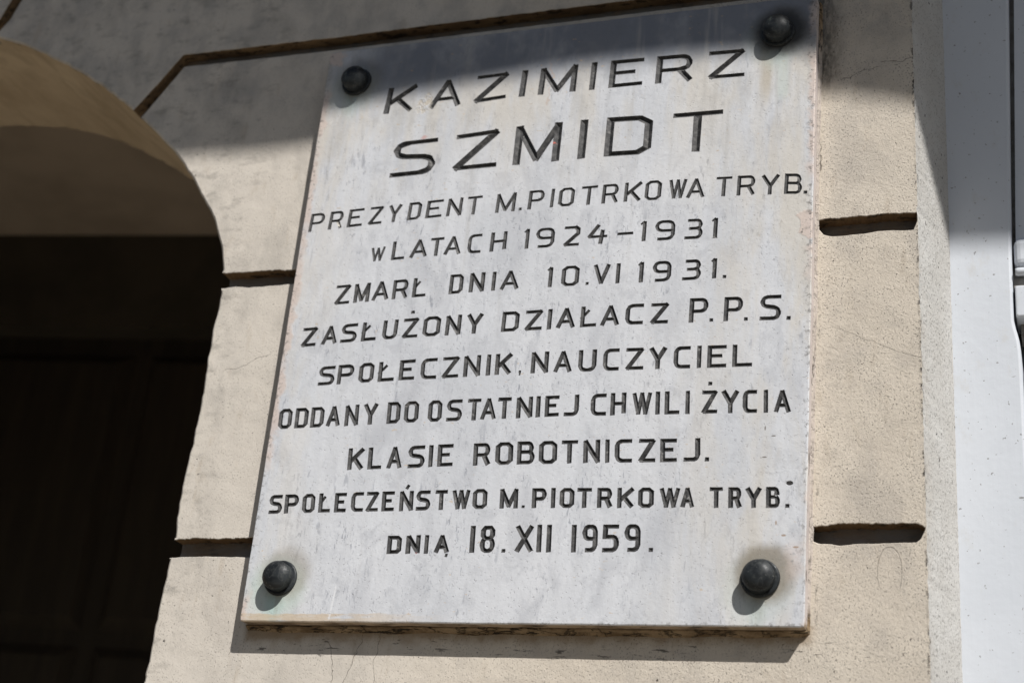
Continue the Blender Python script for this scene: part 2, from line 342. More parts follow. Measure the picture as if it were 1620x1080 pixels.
def mat_white():
    g = G("weathered_white_window_paint")
    br = g.noise(150, 4, .6, vec=g.mapv((1, 1, .05)))
    col = g.mix(g.ramp(g.noise(6, 4, .6), .3, .7), (.575, .605, .65), (.61, .64, .685))
    col = g.mix(g.mul(g.ramp(g.noise(38, 5, .65, vec=g.mapv((1, 1, .6))), .57, .75), .4), col, (.50, .485, .455))
    col = g.mix(g.mul(g.ramp(g.noise(210, 2, .5), .70, .74), .7), col, (.14, .13, .12))
    col = g.mix(g.mul(g.ramp(g.noise(70, 2, .5, vec=g.mapv((.5, 1, 1.5))), .745, .77), .8), col, (.16, .15, .14))
    return g.out(col, .55, g.bump(g.add(g.mul(br, .35), g.mul(g.noise(60, 4), .8)), .0007, .7), .4)

def mat_pavement():
    g = G("concrete_paving")
    b = g.t.nodes.new("ShaderNodeTexBrick"); g.t.links.new(g.P, b.inputs["Vector"])
    b.inputs["Scale"].default_value = 2.0; b.inputs["Mortar Size"].default_value = .008
    b.inputs["Color1"].default_value = (.33, .29, .235, 1); b.inputs["Color2"].default_value = (.30, .265, .21, 1); b.inputs["Mortar"].default_value = (.08, .075, .07, 1)
    col = g.mix(g.mul(g.noise(6, 5), .5), b.outputs[0], (.27, .24, .195))
    return g.out(col, .9, g.bump(g.noise(90, 4), .003, .6), .2)

# ------------------------------------------------------------------ mesh helpers
def link(name, verts, faces, mat, parent=None, smooth=False):
    me = bpy.data.meshes.new(name); me.from_pydata([tuple(v) for v in verts], [], faces); me.validate()
    me.materials.append(mat)
    if smooth: me.polygons.foreach_set("use_smooth", [True] * len(me.polygons))
    me.update()
    o = bpy.data.objects.new(name, me); COL.objects.link(o)
    if parent: o.parent = parent
    return o
def thing(name, label, cat):
    o = bpy.data.objects.new(name, None); o.empty_display_size = .1; COL.objects.link(o)
    o['label'] = label; o['category'] = cat
    return o
def structure(o): o['kind'] = 'structure'; return o
class MB:
    def __init__(s): s.v = []; s.f = []
    def quad(s, a, b, c, d): i = len(s.v); s.v += [a, b, c, d]; s.f.append((i, i + 1, i + 2, i + 3))
    def box(s, x0, x1, y0, y1, z0, z1, bev=0.0):
        """box with its edges cut back by bev"""
        i = len(s.v); b = bev
        if b <= 0:
            s.v += [(x, y, z) for x in (x0, x1) for y in (y0, y1) for z in (z0, z1)]
            s.f += [tuple(i + k for k in q) for q in ((0, 1, 3, 2), (4, 6, 7, 5), (0, 4, 5, 1), (2, 3, 7, 6), (0, 2, 6, 4), (1, 5, 7, 3))]
            return
        import bmesh
        bm = bmesh.new()
        bmesh.ops.create_cube(bm, size=1.0)
        for v in bm.verts:
            v.co = Vector(((x0 + x1) / 2 + v.co.x * (x1 - x0), (y0 + y1) / 2 + v.co.y * (y1 - y0), (z0 + z1) / 2 + v.co.z * (z1 - z0)))
        bmesh.ops.bevel(bm, geom=list(bm.edges), offset=b, segments=3, profile=.5, affect='EDGES')
        bm.verts.index_update()
        for v in bm.verts: s.v.append(tuple(v.co))
        for f in bm.faces: s.f.append(tuple(i + v.index for v in f.verts))
        bm.free()
    def lathe(s, prof, n, c, axis='y'):
        """profile (radius, height) turned about an axis that points out of the wall (-y)"""
        i = len(s.v); m = len(prof)
        for k in range(n):
            t = 2 * math.pi * k / n
            for r, h in prof: s.v.append((c[0] + r * math.cos(t), c[1] - h, c[2] + r * math.sin(t)))
        for k in range(n):
            for j in range(m - 1):
                a = i + k * m + j; b = i + ((k + 1) % n) * m + j
                s.f.append((a, a + 1, b + 1, b))
    def link(s, name, mat, parent=None, smooth=False): return link(name, s.v, s.f, mat, parent, smooth)
def fbm(x, s, seed, oct=3):
    r = 0; a = 1.0
    for k in range(oct): r += a * mnoise.noise(Vector((x * s * 2 ** k, seed + k * 3.7, seed * .31))); a *= .55
    return r
def resample(pts, step):
    out = []
    for a, b in zip(pts[:-1], pts[1:]):
        n = max(1, int(math.hypot(b[0] - a[0], b[1] - a[1]) / step))
        out += [(a[0] + (b[0] - a[0]) * k / n, a[1] + (b[1] - a[1]) * k / n) for k in range(n)]
    return out + [pts[-1]]
def smooth_curve(pts, per=8):
    out = []
    n = len(pts)
    for i in range(n - 1):
        p0, p1, p2, p3 = pts[max(0, i - 1)], pts[i], pts[i + 1], pts[min(n - 1, i + 2)]
        for k in range(per):
            t = k / per
            out.append(tuple(.5 * (2 * p1[j] + (p2[j] - p0[j]) * t + (2 * p0[j] - 5 * p1[j] + 4 * p2[j] - p3[j]) * t * t + (-p0[j] + 3 * p1[j] - 3 * p2[j] + p3[j]) * t ** 3) for j in (0, 1)))
    return out + [pts[-1]]
def in_poly(P, poly):
    """vectorised even-odd test"""
    q = np.asarray(poly); x, y = P[:, 0], P[:, 1]; r = np.zeros(len(P), bool)
    x1, y1 = q[-1]
    for x2, y2 in q:
        with np.errstate(divide='ignore', invalid='ignore'):
            c = ((y2 > y) != (y1 > y)) & (x < (x1 - x2) * (y - y2) / (y1 - y2) + x2)
        r ^= c; x1, y1 = x2, y2
    return r
def jitter_loop(poly, amp, step, seed, freq=120):
    """closed loop resampled and roughened along its normals"""
    p = resample(list(poly) + [poly[0]], step)[:-1]; n = len(p); out = []; s = 0
    for i in range(n):
        a, b = p[i - 1], p[(i + 1) % n]
        tx, tz = b[0] - a[0], b[1] - a[1]; l = math.hypot(tx, tz) or 1
        s += math.hypot(p[i][0] - a[0], p[i][1] - a[1])
        d = amp * (fbm(s, freq, seed) )
        out.append((p[i][0] + tz / l * d, p[i][1] - tx / l * d))
    return out
def offset_loop(p, d):
    """offset of a closed loop (counter-clockwise: outward for d > 0)"""
    n = len(p); ar = sum(p[i - 1][0] * p[i][1] - p[i][0] * p[i - 1][1] for i in range(n)); sg = 1 if ar > 0 else -1
    out = []
    for i in range(n):
        a, b = p[i - 1], p[(i + 1) % n]
        tx, tz = b[0] - a[0], b[1] - a[1]; l = math.hypot(tx, tz) or 1
        out.append((p[i][0] + sg * tz / l * d, p[i][1] - sg * tx / l * d))
    return out
INSCRIPTION = [
 (9.02, 6.41, [
  ('K',94.9,732.9,98.5,775.8,139.3,732.9,142.4,777.3), ('A',163.2,733,166,778.1,211.4,733.1,213.9,779.2), ('Z',230.1,734.2,232.5,779.3,278,737,280.4,779.7),
  ('I',296.5,736.7,298.7,779.6,305.6,736.5,307.8,779.5), ('M',323.9,736.2,325.9,779.4,378.1,735.2,379.7,779.1), ('I',396.8,734.8,398.3,778.9,405.7,734.7,407.2,778.8),
  ('E',424.3,734.4,425.7,778.2,471.6,733.7,472.7,776.9), ('R',488.9,733.1,490,776.4,539.6,731.3,540.4,774.7), ('Z',560,730.7,560.6,774.1,609.4,729.2,609.9,772.4),
 ]),
 (11.5, 7.73, [
  ('S',117.5,627.1,118.6,683.9,184.1,627.7,185.3,684.5), ('Z',210,628,211.2,684.9,274.9,627.9,275.8,688), ('M',297.5,627.9,298.3,689.1,363.4,627.7,364.2,688.6),
  ('I',388.8,627.5,389.7,688.4,399.3,627.5,400.2,688.2), ('D',425.3,627.5,426.3,687.5,488.8,625,489.9,684.5), ('T',515,624,516.1,683.2,582.4,618.9,583.6,681.8),
 ]),
 (5.22, 4.08, [
  ('P',5.5,551.8,6.9,580.4,27.6,552.6,29,580.8), ('R',35.3,552.9,36.7,581,56.2,553.6,57.7,581.5), ('E',63.8,553.9,65.2,581.7,86.5,554.7,87.9,582.3),
  ('Z',95,555,96.4,582.5,115.6,555.7,117,582.9), ('Y',123,555.9,124.5,583.1,142.6,556.4,144,583.5), ('D',152.8,556.7,154.2,583.7,172.1,557.2,173.6,584.1),
  ('E',179.5,557.4,180.9,584.3,203.3,558,204.7,584.8), ('N',209.7,557.9,211.1,584.8,231.5,557.4,232.8,585), ('T',237.9,557.3,239.2,585.1,259.6,556.9,260.7,585.3),
  ('M',280.2,556.5,281.3,585.4,307.7,556.8,308.8,585.7), ('.',313,556.9,314.1,585.6,317.4,557,318.5,585.6), ('P',325.3,557,326.5,585.5,347.2,557.3,348.4,585.4),
  ('I',356,557.4,357.1,585.3,361.2,557.5,362.3,585.3), ('O',367.3,557.4,368.4,585.2,388.9,557,390.1,585.1), ('T',397.6,556.8,398.7,585,419.9,556.5,421,584.9),
  ('R',426.7,556.4,427.8,584.8,448.8,556.2,449.9,584.7), ('K',456.4,556.1,457.5,584.6,479.2,555.8,480.2,584.5), ('O',484.2,555.6,485.2,584.4,505.9,554.8,507,583.8),
  ('W',515.1,554.5,516.1,583.4,539,553.6,540.1,582.3), ('A',539,553.6,540.1,582.3,562.8,552.7,563.9,581.3), ('T',576.7,552.2,577.7,580.7,597.7,551.3,598.8,579.8),
  ('R',604.2,550.9,605.2,579.5,627.4,549.7,628.5,578.3), ('Y',634.6,549.3,635.7,578,657.6,548.1,658.7,576.9), ('B',663.9,547.7,665,576.6,686,545.6,687.1,574.3),
  ('.',688.3,545.3,689.5,574,693,544.9,694.2,573.6),
 ]),
 (5.63, 4.27, [
  ('w',106.7,496.9,107.1,518.4,127.1,497.2,127.4,519.4), ('L',137.2,497.4,137.6,525.6,156.5,497.9,156.9,525.8), ('A',163.8,498.1,164.2,525.9,189.3,498.8,189.7,526.1),
  ('T',192,498.8,192.5,526.2,211.9,498.6,212.3,526.4), ('A',212.8,498.6,213.2,526.4,237.1,498.5,237.5,526.6), ('C',246,498.5,246.4,526.7,265.6,498.4,266,526.9),
  ('H',278,498.4,278.4,527,300.9,498.6,301.3,527.2), ('1',326.2,498.7,326.6,527.7,332.3,498.7,332.7,527.7), ('9',341,498.5,341.4,527.6,366.9,498,367.3,527.2),
  ('2',378.9,497.8,379.3,527,401.1,497.5,401.5,526.6), ('4',411.3,497.4,411.7,526.4,438.3,497,438.8,526), ('-',450.9,496.8,451.4,525.8,472.6,496.6,473.1,525.5),
  ('1',483.4,496.4,483.9,525.3,490,496.2,490.5,525.1), ('9',500.7,495.8,501.2,524.6,527,494.9,527.5,523.6), ('3',539.2,494.4,539.8,523.1,562.7,493.5,563.3,522.2),
  ('1',575.6,493,576.2,521.6,582,492.7,582.6,521.4),
 ]),
 (5.99, 4.57, [
  ('Z',62.2,436,62.1,464.9,84.5,436.7,84.5,465.4), ('M',90,436.8,90,465.5,113,437.5,113,466.1), ('A',116.7,437.6,116.7,466.2,141.3,438.4,141.4,466.8),
  ('R',145.8,438.5,145.9,466.9,168.5,439.1,168.6,467.5), ('Ł',174.8,439.2,174.9,467.6,194.5,439.7,194.6,468), ('D',226.6,440.1,226.7,468.7,246.1,440.4,246.2,468.7),
  ('N',254.9,440.4,255.1,468.7,276,440.5,276.2,468.5), ('I',285.6,440.6,285.8,468.5,291.7,440.6,291.9,468.4), ('A',297.7,440.6,298,468.4,323.7,440.7,324,468.4),
  ('1',363.1,440.1,363.4,468.7,369.1,440,369.4,468.8), ('0',381,439.9,381.2,468.9,404.6,439.6,404.9,468.6), ('.',413.8,439.5,414.1,468.4,418,439.4,418.3,468.3),
  ('V',423,439.3,423.4,468.1,445.5,438.9,445.9,467.6), ('I',453,438.7,453.3,467.5,458.8,438.5,459.1,467.3), ('1',483.5,437.7,483.9,466.6,489.2,437.6,489.6,466.4),
  ('9',500.6,437.2,501,466.1,525,436.5,525.4,465.5), ('3',538.7,436.4,539.1,465.1,562.7,436.3,563.2,464.5), ('1',577,436.3,577.5,464.1,582.5,436.1,583.1,463.8),
  ('.',590.4,435.5,591.1,463.1,595.2,435.1,595.8,462.7),
 ]),
 (6.31, 5.14, [
  ('Z',21.8,376,22,404.4,44.1,377.1,44.4,404.9), ('A',51.5,377.5,51.8,405.1,74.4,378.6,74.8,405.7), ('S',79,378.8,79.4,405.8,102.8,379.3,103.1,406.6),
  ('Ł',109.1,379.4,109.5,406.8,130.9,379.9,131.2,407.5), ('U',139,380,139.3,407.7,160.6,380.2,160.9,408.3), ('Ż',167.8,380.2,168,408.5,190.1,380.4,190.3,409.1),
  ('O',196.3,380.4,196.5,409.2,221,380.5,221.3,409.2), ('N',228.1,380.6,228.3,409.2,250,380.7,250.2,409.3), ('Y',256.9,380.7,257.2,409.3,279.5,380.6,279.7,409.4),
  ('D',305.3,380.5,305.6,409,329.2,380.5,329.6,408.8), ('Z',336.9,380.4,337.2,408.8,360.6,380.3,360.9,408.9), ('I',366.5,380.3,366.8,408.9,373.2,380.3,373.5,408.9),
  ('A',379.1,380.3,379.4,408.9,404.1,380.2,404.4,409), ('Ł',410.7,380.1,411,409,432.2,380.1,432.5,408.9), ('A',437.1,380,437.5,408.9,461.7,379.9,462,408.5),
  ('C',469,379.8,469.4,408.3,492.5,379.3,492.9,407.7), ('Z',501.4,379.1,501.8,407.5,524.6,378.6,525.1,407), ('P',550.1,377.6,550.6,411,573.7,377.2,574.3,410.2),
  ('.',576.1,377.2,576.6,405.4,580.8,377.1,581.3,405.2), ('P',593.3,376.9,593.9,409.6,616.6,375.9,617.2,408.9), ('.',618.9,375.8,619.4,404.1,623.5,375.6,624.1,403.9),
  ('S',637.4,375,638.1,408.3,663.4,373.9,664.1,407.6), ('.',670.2,373.5,670.9,402.2,675.5,373.1,676.2,401.8),
 ]),
 (6.28, 5.21, [
  ('S',55.8,318.8,55.3,346,79.6,319,79,346.4), ('P',83.2,319,82.7,346.5,106.7,319.4,106.2,347), ('O',113.9,319.5,113.4,347.2,135.4,319.9,134.9,347.9),
  ('Ł',141.7,320,141.1,348.1,164.8,320.4,164.2,348.5), ('E',171,320.3,170.4,348.6,193.1,320.1,192.4,349), ('C',201,320.1,200.3,349.1,223.7,319.9,223,349.4),
  ('Z',230.6,319.9,230,349.5,254,320.3,253.3,349.9), ('N',260,320.4,259.4,349.9,283.1,320.8,282.5,349.9), ('I',290.8,320.8,290.2,349.9,296.7,320.8,296.2,350),
  ('K',302.7,320.8,302.1,350,324.7,320.7,324.2,350), (',',333.9,320.6,333.4,349.9,339,320.5,338.5,349.8), ('N',350.7,320.2,350.2,349.6,374,319.8,373.6,349.3),
  ('A',380.7,319.7,380.2,349.2,404.6,319.5,404.2,349), ('U',412.8,319.3,412.4,349,436.4,319,436,348.9), ('C',444.5,318.9,444.2,348.9,465.5,318.6,465.2,348.5),
  ('Z',473.6,318.5,473.2,348.3,496.7,318.1,496.5,347.6), ('Y',503.1,318,502.9,347.5,525.3,317.4,525.1,346.9), ('C',533.9,317.2,533.7,346.7,555.1,316.5,554.9,346.1),
  ('I',562.9,316.3,562.7,345.9,568.3,316.2,568.2,345.8), ('E',575.3,316,575.2,345.6,599.2,315.5,599.1,345), ('L',606.1,315.4,606.1,344.8,630.6,314.9,630.5,343.3),
 ]),
 (6.2, 5.33, [
  ('O',7.3,259.6,6.3,287.8,26.6,259.7,25.6,288.1), ('D',31.2,259.7,30.2,288.1,50.3,259.8,49.3,288.3), ('D',54,259.8,53,288.4,73,259.9,72,288.6),
  ('A',76.6,259.9,75.6,288.6,96.4,260,95.3,289), ('N',102.7,260,101.6,289.1,122.3,260.1,121.1,289.6), ('Y',128.5,260.1,127.3,289.8,148.8,260.2,147.6,290.3),
  ('D',162,260.4,160.9,290.3,180.4,260.6,179.3,290.3), ('O',185.6,260.7,184.5,290.3,205.6,260.9,204.5,290.3), ('O',218.5,260.8,217.5,290.2,237.5,260.6,236.4,290),
  ('S',243.5,260.6,242.4,290,264.8,260.3,263.8,289.9), ('T',271.6,260.2,270.6,289.8,290.2,260.3,289.2,289.7), ('A',289.3,260.2,288.4,289.7,310.3,260.4,309.4,289.6),
  ('T',312,260.5,311.1,289.6,330.3,260.6,329.4,289.4), ('N',337,260.7,336.1,289.4,358.4,260.9,357.6,289.3), ('I',362.5,260.9,361.7,289.3,368.3,261,367.5,289.2),
  ('E',374,261,373.2,289.2,392.8,261.2,392,289.1), ('J',398.5,261,397.7,289,418,260.4,417.2,288.9), ('C',433.3,260,432.5,288.8,453.4,259.4,452.6,288.6),
  ('H',458.2,259.2,457.4,288.6,478,258.7,477.2,288.4), ('W',485.2,258.6,484.4,288.3,510.3,257.9,509.5,288.1), ('I',514.2,257.8,513.5,288,520.5,257.7,519.7,287.9),
  ('L',525.9,257.6,525.2,287.7,544.6,257.2,543.8,287.2), ('I',551.5,257,550.8,287,556.9,256.9,556.2,286.9), ('Ż',571.5,256.6,570.8,286.5,590.6,256.2,590,285.9),
  ('Y',595.2,256.1,594.5,285.8,616.4,255.4,615.8,285), ('C',620.9,255.2,620.3,284.8,638.2,254.7,637.6,284.1), ('I',645.6,254.4,645.1,283.8,650.9,254.2,650.3,283.6),
  ('A',657.5,254,657,283.4,677.5,253.3,677,282.5),
 ]),
 (6.51, 5.37, [
  ('K',115.8,199.7,114.2,229.3,137.8,199.6,136.2,229.2), ('L',143.9,199.6,142.3,229.2,163.1,199.6,161.5,229.2), ('A',170,199.5,168.5,229.1,190.8,199.5,189.2,229.2),
  ('S',198.5,199.6,196.9,229.2,221.5,199.8,220,229.4), ('I',226.6,199.9,225.1,229.4,232.6,199.9,231.1,229.5), ('E',238.5,200,237,229.5,259.6,200.2,258.1,229.7),
  ('R',286.4,200,284.9,229.6,308.9,199.9,307.4,229.6), ('O',315.5,199.8,314,229.6,338.5,199.6,337,229.5), ('B',343.4,199.5,342,229.5,366.3,199.3,364.8,229.3),
  ('O',372,199.2,370.5,229.3,395.4,199.1,393.9,229.1), ('T',400.2,199.1,398.8,229.1,421.8,198.8,420.4,228.8), ('N',428.2,198.7,426.8,228.7,449.6,198.3,448.2,228.3),
  ('I',455.9,198.2,454.5,228.2,461.4,198.1,460,228.1), ('C',467.7,198,466.3,228,489.6,197.6,488.2,227.6), ('Z',497.3,197.5,496,227.4,518.2,197.1,517,226.9),
  ('E',523.6,197,522.4,226.7,544.3,196.7,543.1,226.2), ('J',552,196.5,550.7,226,572.4,196.1,571.3,225.5), ('.',577.7,196,576.6,225.3,583,195.8,581.9,225.1),
 ]),
 (6.06, 5.24, [
  ('S',13.2,143.1,11.6,168.5,32.1,143.2,30.5,168.6), ('P',35.6,143.3,34.1,168.7,55.3,143.4,53.7,168.9), ('O',60.6,143.5,59.1,168.9,78.3,143.6,76.8,169.1),
  ('Ł',83.6,143.6,82.1,169.2,100.3,143.5,98.8,169.3), ('E',105.6,143.5,104.1,169.3,122.2,143.4,120.7,169.3), ('C',128.3,143.4,126.8,169.4,145.6,143.3,144.1,169.4),
  ('Z',149.1,143.2,147.6,169.4,166.3,143.2,164.8,169.4), ('E',170.6,143.2,169.1,169.4,187.7,143.2,186.3,169.4), ('Ń',194.5,143.2,193.1,169.4,213.2,143.2,211.8,169.4),
  ('S',216.6,143.2,215.2,169.4,235.9,143.3,234.5,169.3), ('T',241.8,143.3,240.4,169.3,258.4,143.4,257.2,169.2), ('W',264.3,143.4,263,169.3,288.3,143.5,287,169.3),
  ('O',291.5,143.5,290.3,169.3,310.4,143.6,309.2,169.3), ('M',326.7,143.5,325.6,169.2,350.3,143.4,349.1,169), ('.',355.1,143.3,354,168.9,359.1,143.2,358,168.8),
  ('P',368,143.1,366.9,168.6,386.4,142.8,385.4,168.2), ('I',392,142.7,391,168.1,397.6,142.6,396.5,168), ('O',403.1,142.5,402.1,167.8,421.3,142.2,420.4,167.4),
  ('T',424.5,142.1,423.5,167.4,443.3,141.7,442.4,167), ('R',449.6,141.5,448.7,166.8,468.3,141.1,467.4,166.4), ('K',474.4,141,473.6,166.3,494.5,140.5,493.7,165.9),
  ('O',499.9,140.4,499,165.8,519,140,518.2,165.3), ('W',525.8,139.8,525.1,165.2,550.8,139.2,550.1,164.7), ('A',550.8,139.2,550.1,164.7,567.3,138.9,566.6,164.3),
  ('T',585.2,138.5,584.6,163.9,601.5,138.1,600.9,163.6), ('R',607.4,138,606.8,163.4,622.9,137.6,622.3,163.1), ('Y',627.3,137.5,626.7,163,646.3,137.1,645.7,162.6),
  ('B',651.3,137,650.8,162.5,667.3,136.6,666.8,162.2), ('.',673,136.5,672.6,162,678.1,136.4,677.6,161.9),
 ]),
 (6.85, 5.67, [
  ('D',184.7,88,184,111.6,204.1,88.1,203.3,111.6), ('N',210,88.1,209.2,111.6,229.2,88.1,228.4,111.7), ('I',234.1,88.1,233.4,111.7,239.9,88.1,239.2,111.7),
  ('Ą',247.4,88.1,246.6,111.7,267.2,88.1,266.4,111.8), ('I',293.4,88,292.2,122.5,299.9,88,298.7,122.5), ('8',306.3,88,305.1,122.4,325.7,88,324.5,122.3),
  ('.',334.6,87.9,333.4,122.3,339.4,87.9,338.2,122.3), ('X',351.4,87.9,350.2,122.2,374.4,87.8,373.2,122), ('I',378.4,87.8,377.2,122,384.7,87.7,383.5,121.9),
  ('I',390.2,87.7,389.1,121.8,397.3,87.6,396.1,121.7), ('I',421.6,87.3,420.4,121.4,427.8,87.3,426.6,121.3), ('9',434.8,87.2,433.6,121.2,454.1,87,452.9,121),
  ('5',459.5,86.9,458.3,120.9,480.2,86.7,479,120.6), ('9',486.3,86.7,485.1,120.5,506,86.4,504.9,120.2), ('.',515.8,86.3,514.7,120.1,521.1,86.3,520.1,120),
 ]),
]

# ------------------------------------------------------------------ the building
BOLTS = [(.0464, .7922, .15, .35, .35), (.652, .7917, .25, .95, .25), (.0457, .0583, .45, .0, .75), (.6469, .0535, .75, .15, .3)]
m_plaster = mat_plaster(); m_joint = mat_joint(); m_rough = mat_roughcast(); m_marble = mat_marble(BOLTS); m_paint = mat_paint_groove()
m_bolt = mat_bolt(); m_mortar = mat_mortar(); m_soffit = mat_soffit(); m_white = mat_white()
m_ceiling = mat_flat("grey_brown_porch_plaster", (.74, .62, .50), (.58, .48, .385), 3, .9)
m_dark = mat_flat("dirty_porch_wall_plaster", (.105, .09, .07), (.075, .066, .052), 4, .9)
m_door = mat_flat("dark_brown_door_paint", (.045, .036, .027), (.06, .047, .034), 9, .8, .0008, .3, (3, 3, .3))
m_pave = mat_pavement()
m_concrete = mat_flat("grey_slab_concrete", (.42, .38, .32), (.34, .31, .26), 6, .9, .003)
m_glass = mat_flat("dark_window_glass", (.03, .035, .034), (.045, .05, .048), 5, .12, .0001, .5)
m_metal = mat_flat("stained_grey_metal", (.30, .29, .27), (.17, .15, .13), 40, .5, .001, .4)

building = thing("building", "beige plastered building front with grooved block joints and an arched entrance", "building")
GROUND = -2.05
# arch outline, measured on the near side and mirrored about its middle
near = [(-.139, GROUND), (-.141, -.07), (-.139, -.03), (-.136, .084), (-.133, .114), (-.137, .184), (-.131, .302), (-.133, .415), (-.131, .470), (-.133, .505), (-.141, .545), (-.161, .593),
        (-.192, .643), (-.242, .711), (-.290, .759), (-.338, .804), (-.399, .853), (-.468, .900), (-.565, .955), (-.634, .984), (-.72, 1.008), (-.82, 1.024), (-.913, 1.03)]
near = near[:1] + smooth_curve(near[1:], 6)
arch = near + [(-1.826 - x, z) for x, z in reversed(near[:-1])]
arch = resample(arch, .006)
arch_r = []
for i, (x, z) in enumerate(arch):
    a = arch[max(0, i - 1)]; b = arch[min(len(arch) - 1, i + 1)]
    tx, tz = b[0] - a[0], b[1] - a[1]; l = math.hypot(tx, tz) or 1; s = i * .006
    d = .0016 * fbm(s, 60, 4.2, 4) - .0045 * max(0, fbm(s, 26, 9.1, 2) - .62) * 2
    arch_r.append((x + tz / l * d, z - tx / l * d))
arch_loop = [(arch_r[0][0], GROUND - .3)] + arch_r + [(arch_r[-1][0], GROUND - .3)]
# block joints: (upper edge, lower edge) on the wall face
def groove(upper, lower, seed, amp=.0014):
    u = resample(upper, .0016); w = resample(lower, .0035)
    u = [(x, z + amp * (.6 * fbm(x, 150, seed, 4) + .5 * fbm(x, 420, seed + 2, 2) + 1.3 * max(0, fbm(x, 90, seed + 4, 2) - .35)) + .0008 * fbm(x, 35, seed + 5)) for x, z in u]
    w = [(x, z + .5 * amp * fbm(x, 60, seed + 9, 3) - 1.5 * amp * max(0, fbm(x, 70, seed + 6, 2) - .5)) for x, z in w]
    loop = w + list(reversed(u))                                   # counter-clockwise
    return loop
C1 = (-.913, .172)                                                 # voussoir joints point at this centre
def radial(x0, z0, x1, z1, w):
    dx, dz = x1 - x0, z1 - z0; l = math.hypot(dx, dz); nx, nz = -dz / l * w / 2, dx / l * w / 2
    return dx / l, dz / l, nx, nz
grooves = [
    groove([(.7003, .5193), (.7088, .5212), (.7205, .521), (.7352, .5215), (.7653, .5213), (.7843, .5222), (.8033, .5218), (.8225, .5197)],
           [(.7003, .5175), (.7027, .5092), (.7098, .4997), (.7207, .4965), (.7384, .4963), (.7575, .4964), (.7751, .4988), (.7932, .4985), (.8068, .4968), (.8180, .4971), (.8225, .508)], 1.3),
    groove([(.6972, .1149), (.700, .1224), (.7108, .1222), (.7286, .1242), (.7534, .1252), (.7814, .1235), (.8023, .1243), (.8180, .1232), (.8255, .1179)],
           [(.6973, .1104), (.7002, .1051), (.7088, .1013), (.7216, .1007), (.7308, .0994), (.7463, .1011), (.7673, .1004), (.7813, .1017), (.7985, .101), (.8157, .1015), (.8205, .1055), (.8252, .1157)], 2.6),
    groove([(-.160, .511), (-.1056, .5109), (-.0856, .5108), (-.0458, .5102), (-.0279, .5088), (.04, .5095)],
           [(-.160, .4876), (-.1275, .4876), (-.1097, .4893), (-.0882, .4862), (-.0713, .4859), (-.0291, .4862), (.04, .487)], 3.9),
    groove([(-.160, .1195), (-.1327, .1192), (-.101, .1209), (-.0727, .1196), (-.0184, .1204), (.05, .121)],
           [(-.160, .0946), (-.1298, .0946), (-.1056, .0961), (-.0775, .0957), (-.0256, .0943), (.05, .095)], 5.2),
    groove([(-.160, -.268), (.2, -.268), (.8225, -.270)], [(-.160, -.293), (.2, -.294), (.8225, -.294)], 6.5),
    # the voussoir joint: up from the arch, then level along the course
    groove([(-.366, .784), (-.3329, .8215), (-.2742, .9011), (-.14, .899), (-.0053, .8965), (.2, .896), (.4479, .8945), (.62, .893), (.812, .892)],
           [(-.351, .762), (-.3185, .8045), (-.268, .8785), (-.14, .8755), (-.0018, .8738), (.2, .873), (.4479, .871), (.62, .870), (.812, .869)], 7.8, .0009),
    groove([(-.70, .975), (-.6437, 1.0231), (-.6095, 1.12), (-.570, 1.235), (-.1, 1.235), (.812, 1.235)],
           [(-.660, .968), (-.622, 1.02), (-.590, 1.11), (-.552, 1.210), (-.1, 1.210), (.812, 1.210)], 9.1, .0009),
]
DEPTH = .022
rightz = list(np.arange(GROUND - .3, 1.7, .004))
right_edge = [(X_EDGE(z) + .0009 * fbm(z, 130, 3.3, 4) - .0035 * max(0, fbm(z, 45, 6.6, 2) - .6), z) for z in rightz]
outer = [(-3.6, GROUND - .3), (right_edge[0])] + right_edge[1:] + [(-3.6, 1.7)]
V, E_, tag = [], [], []
def add_loop(p, t):
    i = len(V); n = len(p)
    V.extend(Vector((x * 1000, z * 1000)) for x, z in p); E_.extend((i + k, i + (k + 1) % n) for k in range(n)); tag.extend([t] * n)
add_loop(outer, 0); add_loop(arch_loop, 2)
arch_in = offset_loop(arch_loop, .003); add_loop(arch_in, 0)
inner = []
for gl in grooves:
    add_loop(offset_loop(gl, .0008), 0); add_loop(gl, 1)
cv, ce, cf, ov, oe, of_ = delaunay_2d_cdt(V, E_, [], 0, 1e-3, True)
cv2 = np.array([(v.x / 1000, v.y / 1000) for v in cv])
cen = np.array([cv2[list(f)].mean(0) for f in cf])
is_open = in_poly(cen, arch_loop) & (cen[:, 1] > GROUND - .3)
is_in = in_poly(cen, outer)
is_groove = np.zeros(len(cf), bool)
for gl in grooves: is_groove |= in_poly(cen, gl)
cls = np.where(is_open | ~is_in, 2, np.where(is_groove, 1, 0))
cls = np.where(~is_in & ~is_open, 3, cls)
vt = [max((tag[k] for k in o), default=-1) for o in ov]
fy = [{1: .0007, 2: .0024}.get(t, 0.0) for t in vt]                # rims sag a little: worn arrises
wall_v, wall_f, key, wall_m = [], [], {}, []
def wv(i, y):
    k = (i, round(y, 5))
    if k not in key: key[k] = len(wall_v); wall_v.append((cv2[i][0], y, cv2[i][1]))
    return key[k]
edge_map = {}
for fi, f in enumerate(cf):
    for a, b in zip(f, list(f[1:]) + [f[0]]): edge_map.setdefault((min(a, b), max(a, b)), []).append((fi, a, b))
    c = cls[fi]
    if c >= 2: continue
    wall_f.append([wv(i, DEPTH if c == 1 else fy[i]) for i in f]); wall_m.append(int(c == 1))
soff_v, soff_f = [], []
SOFF = .30
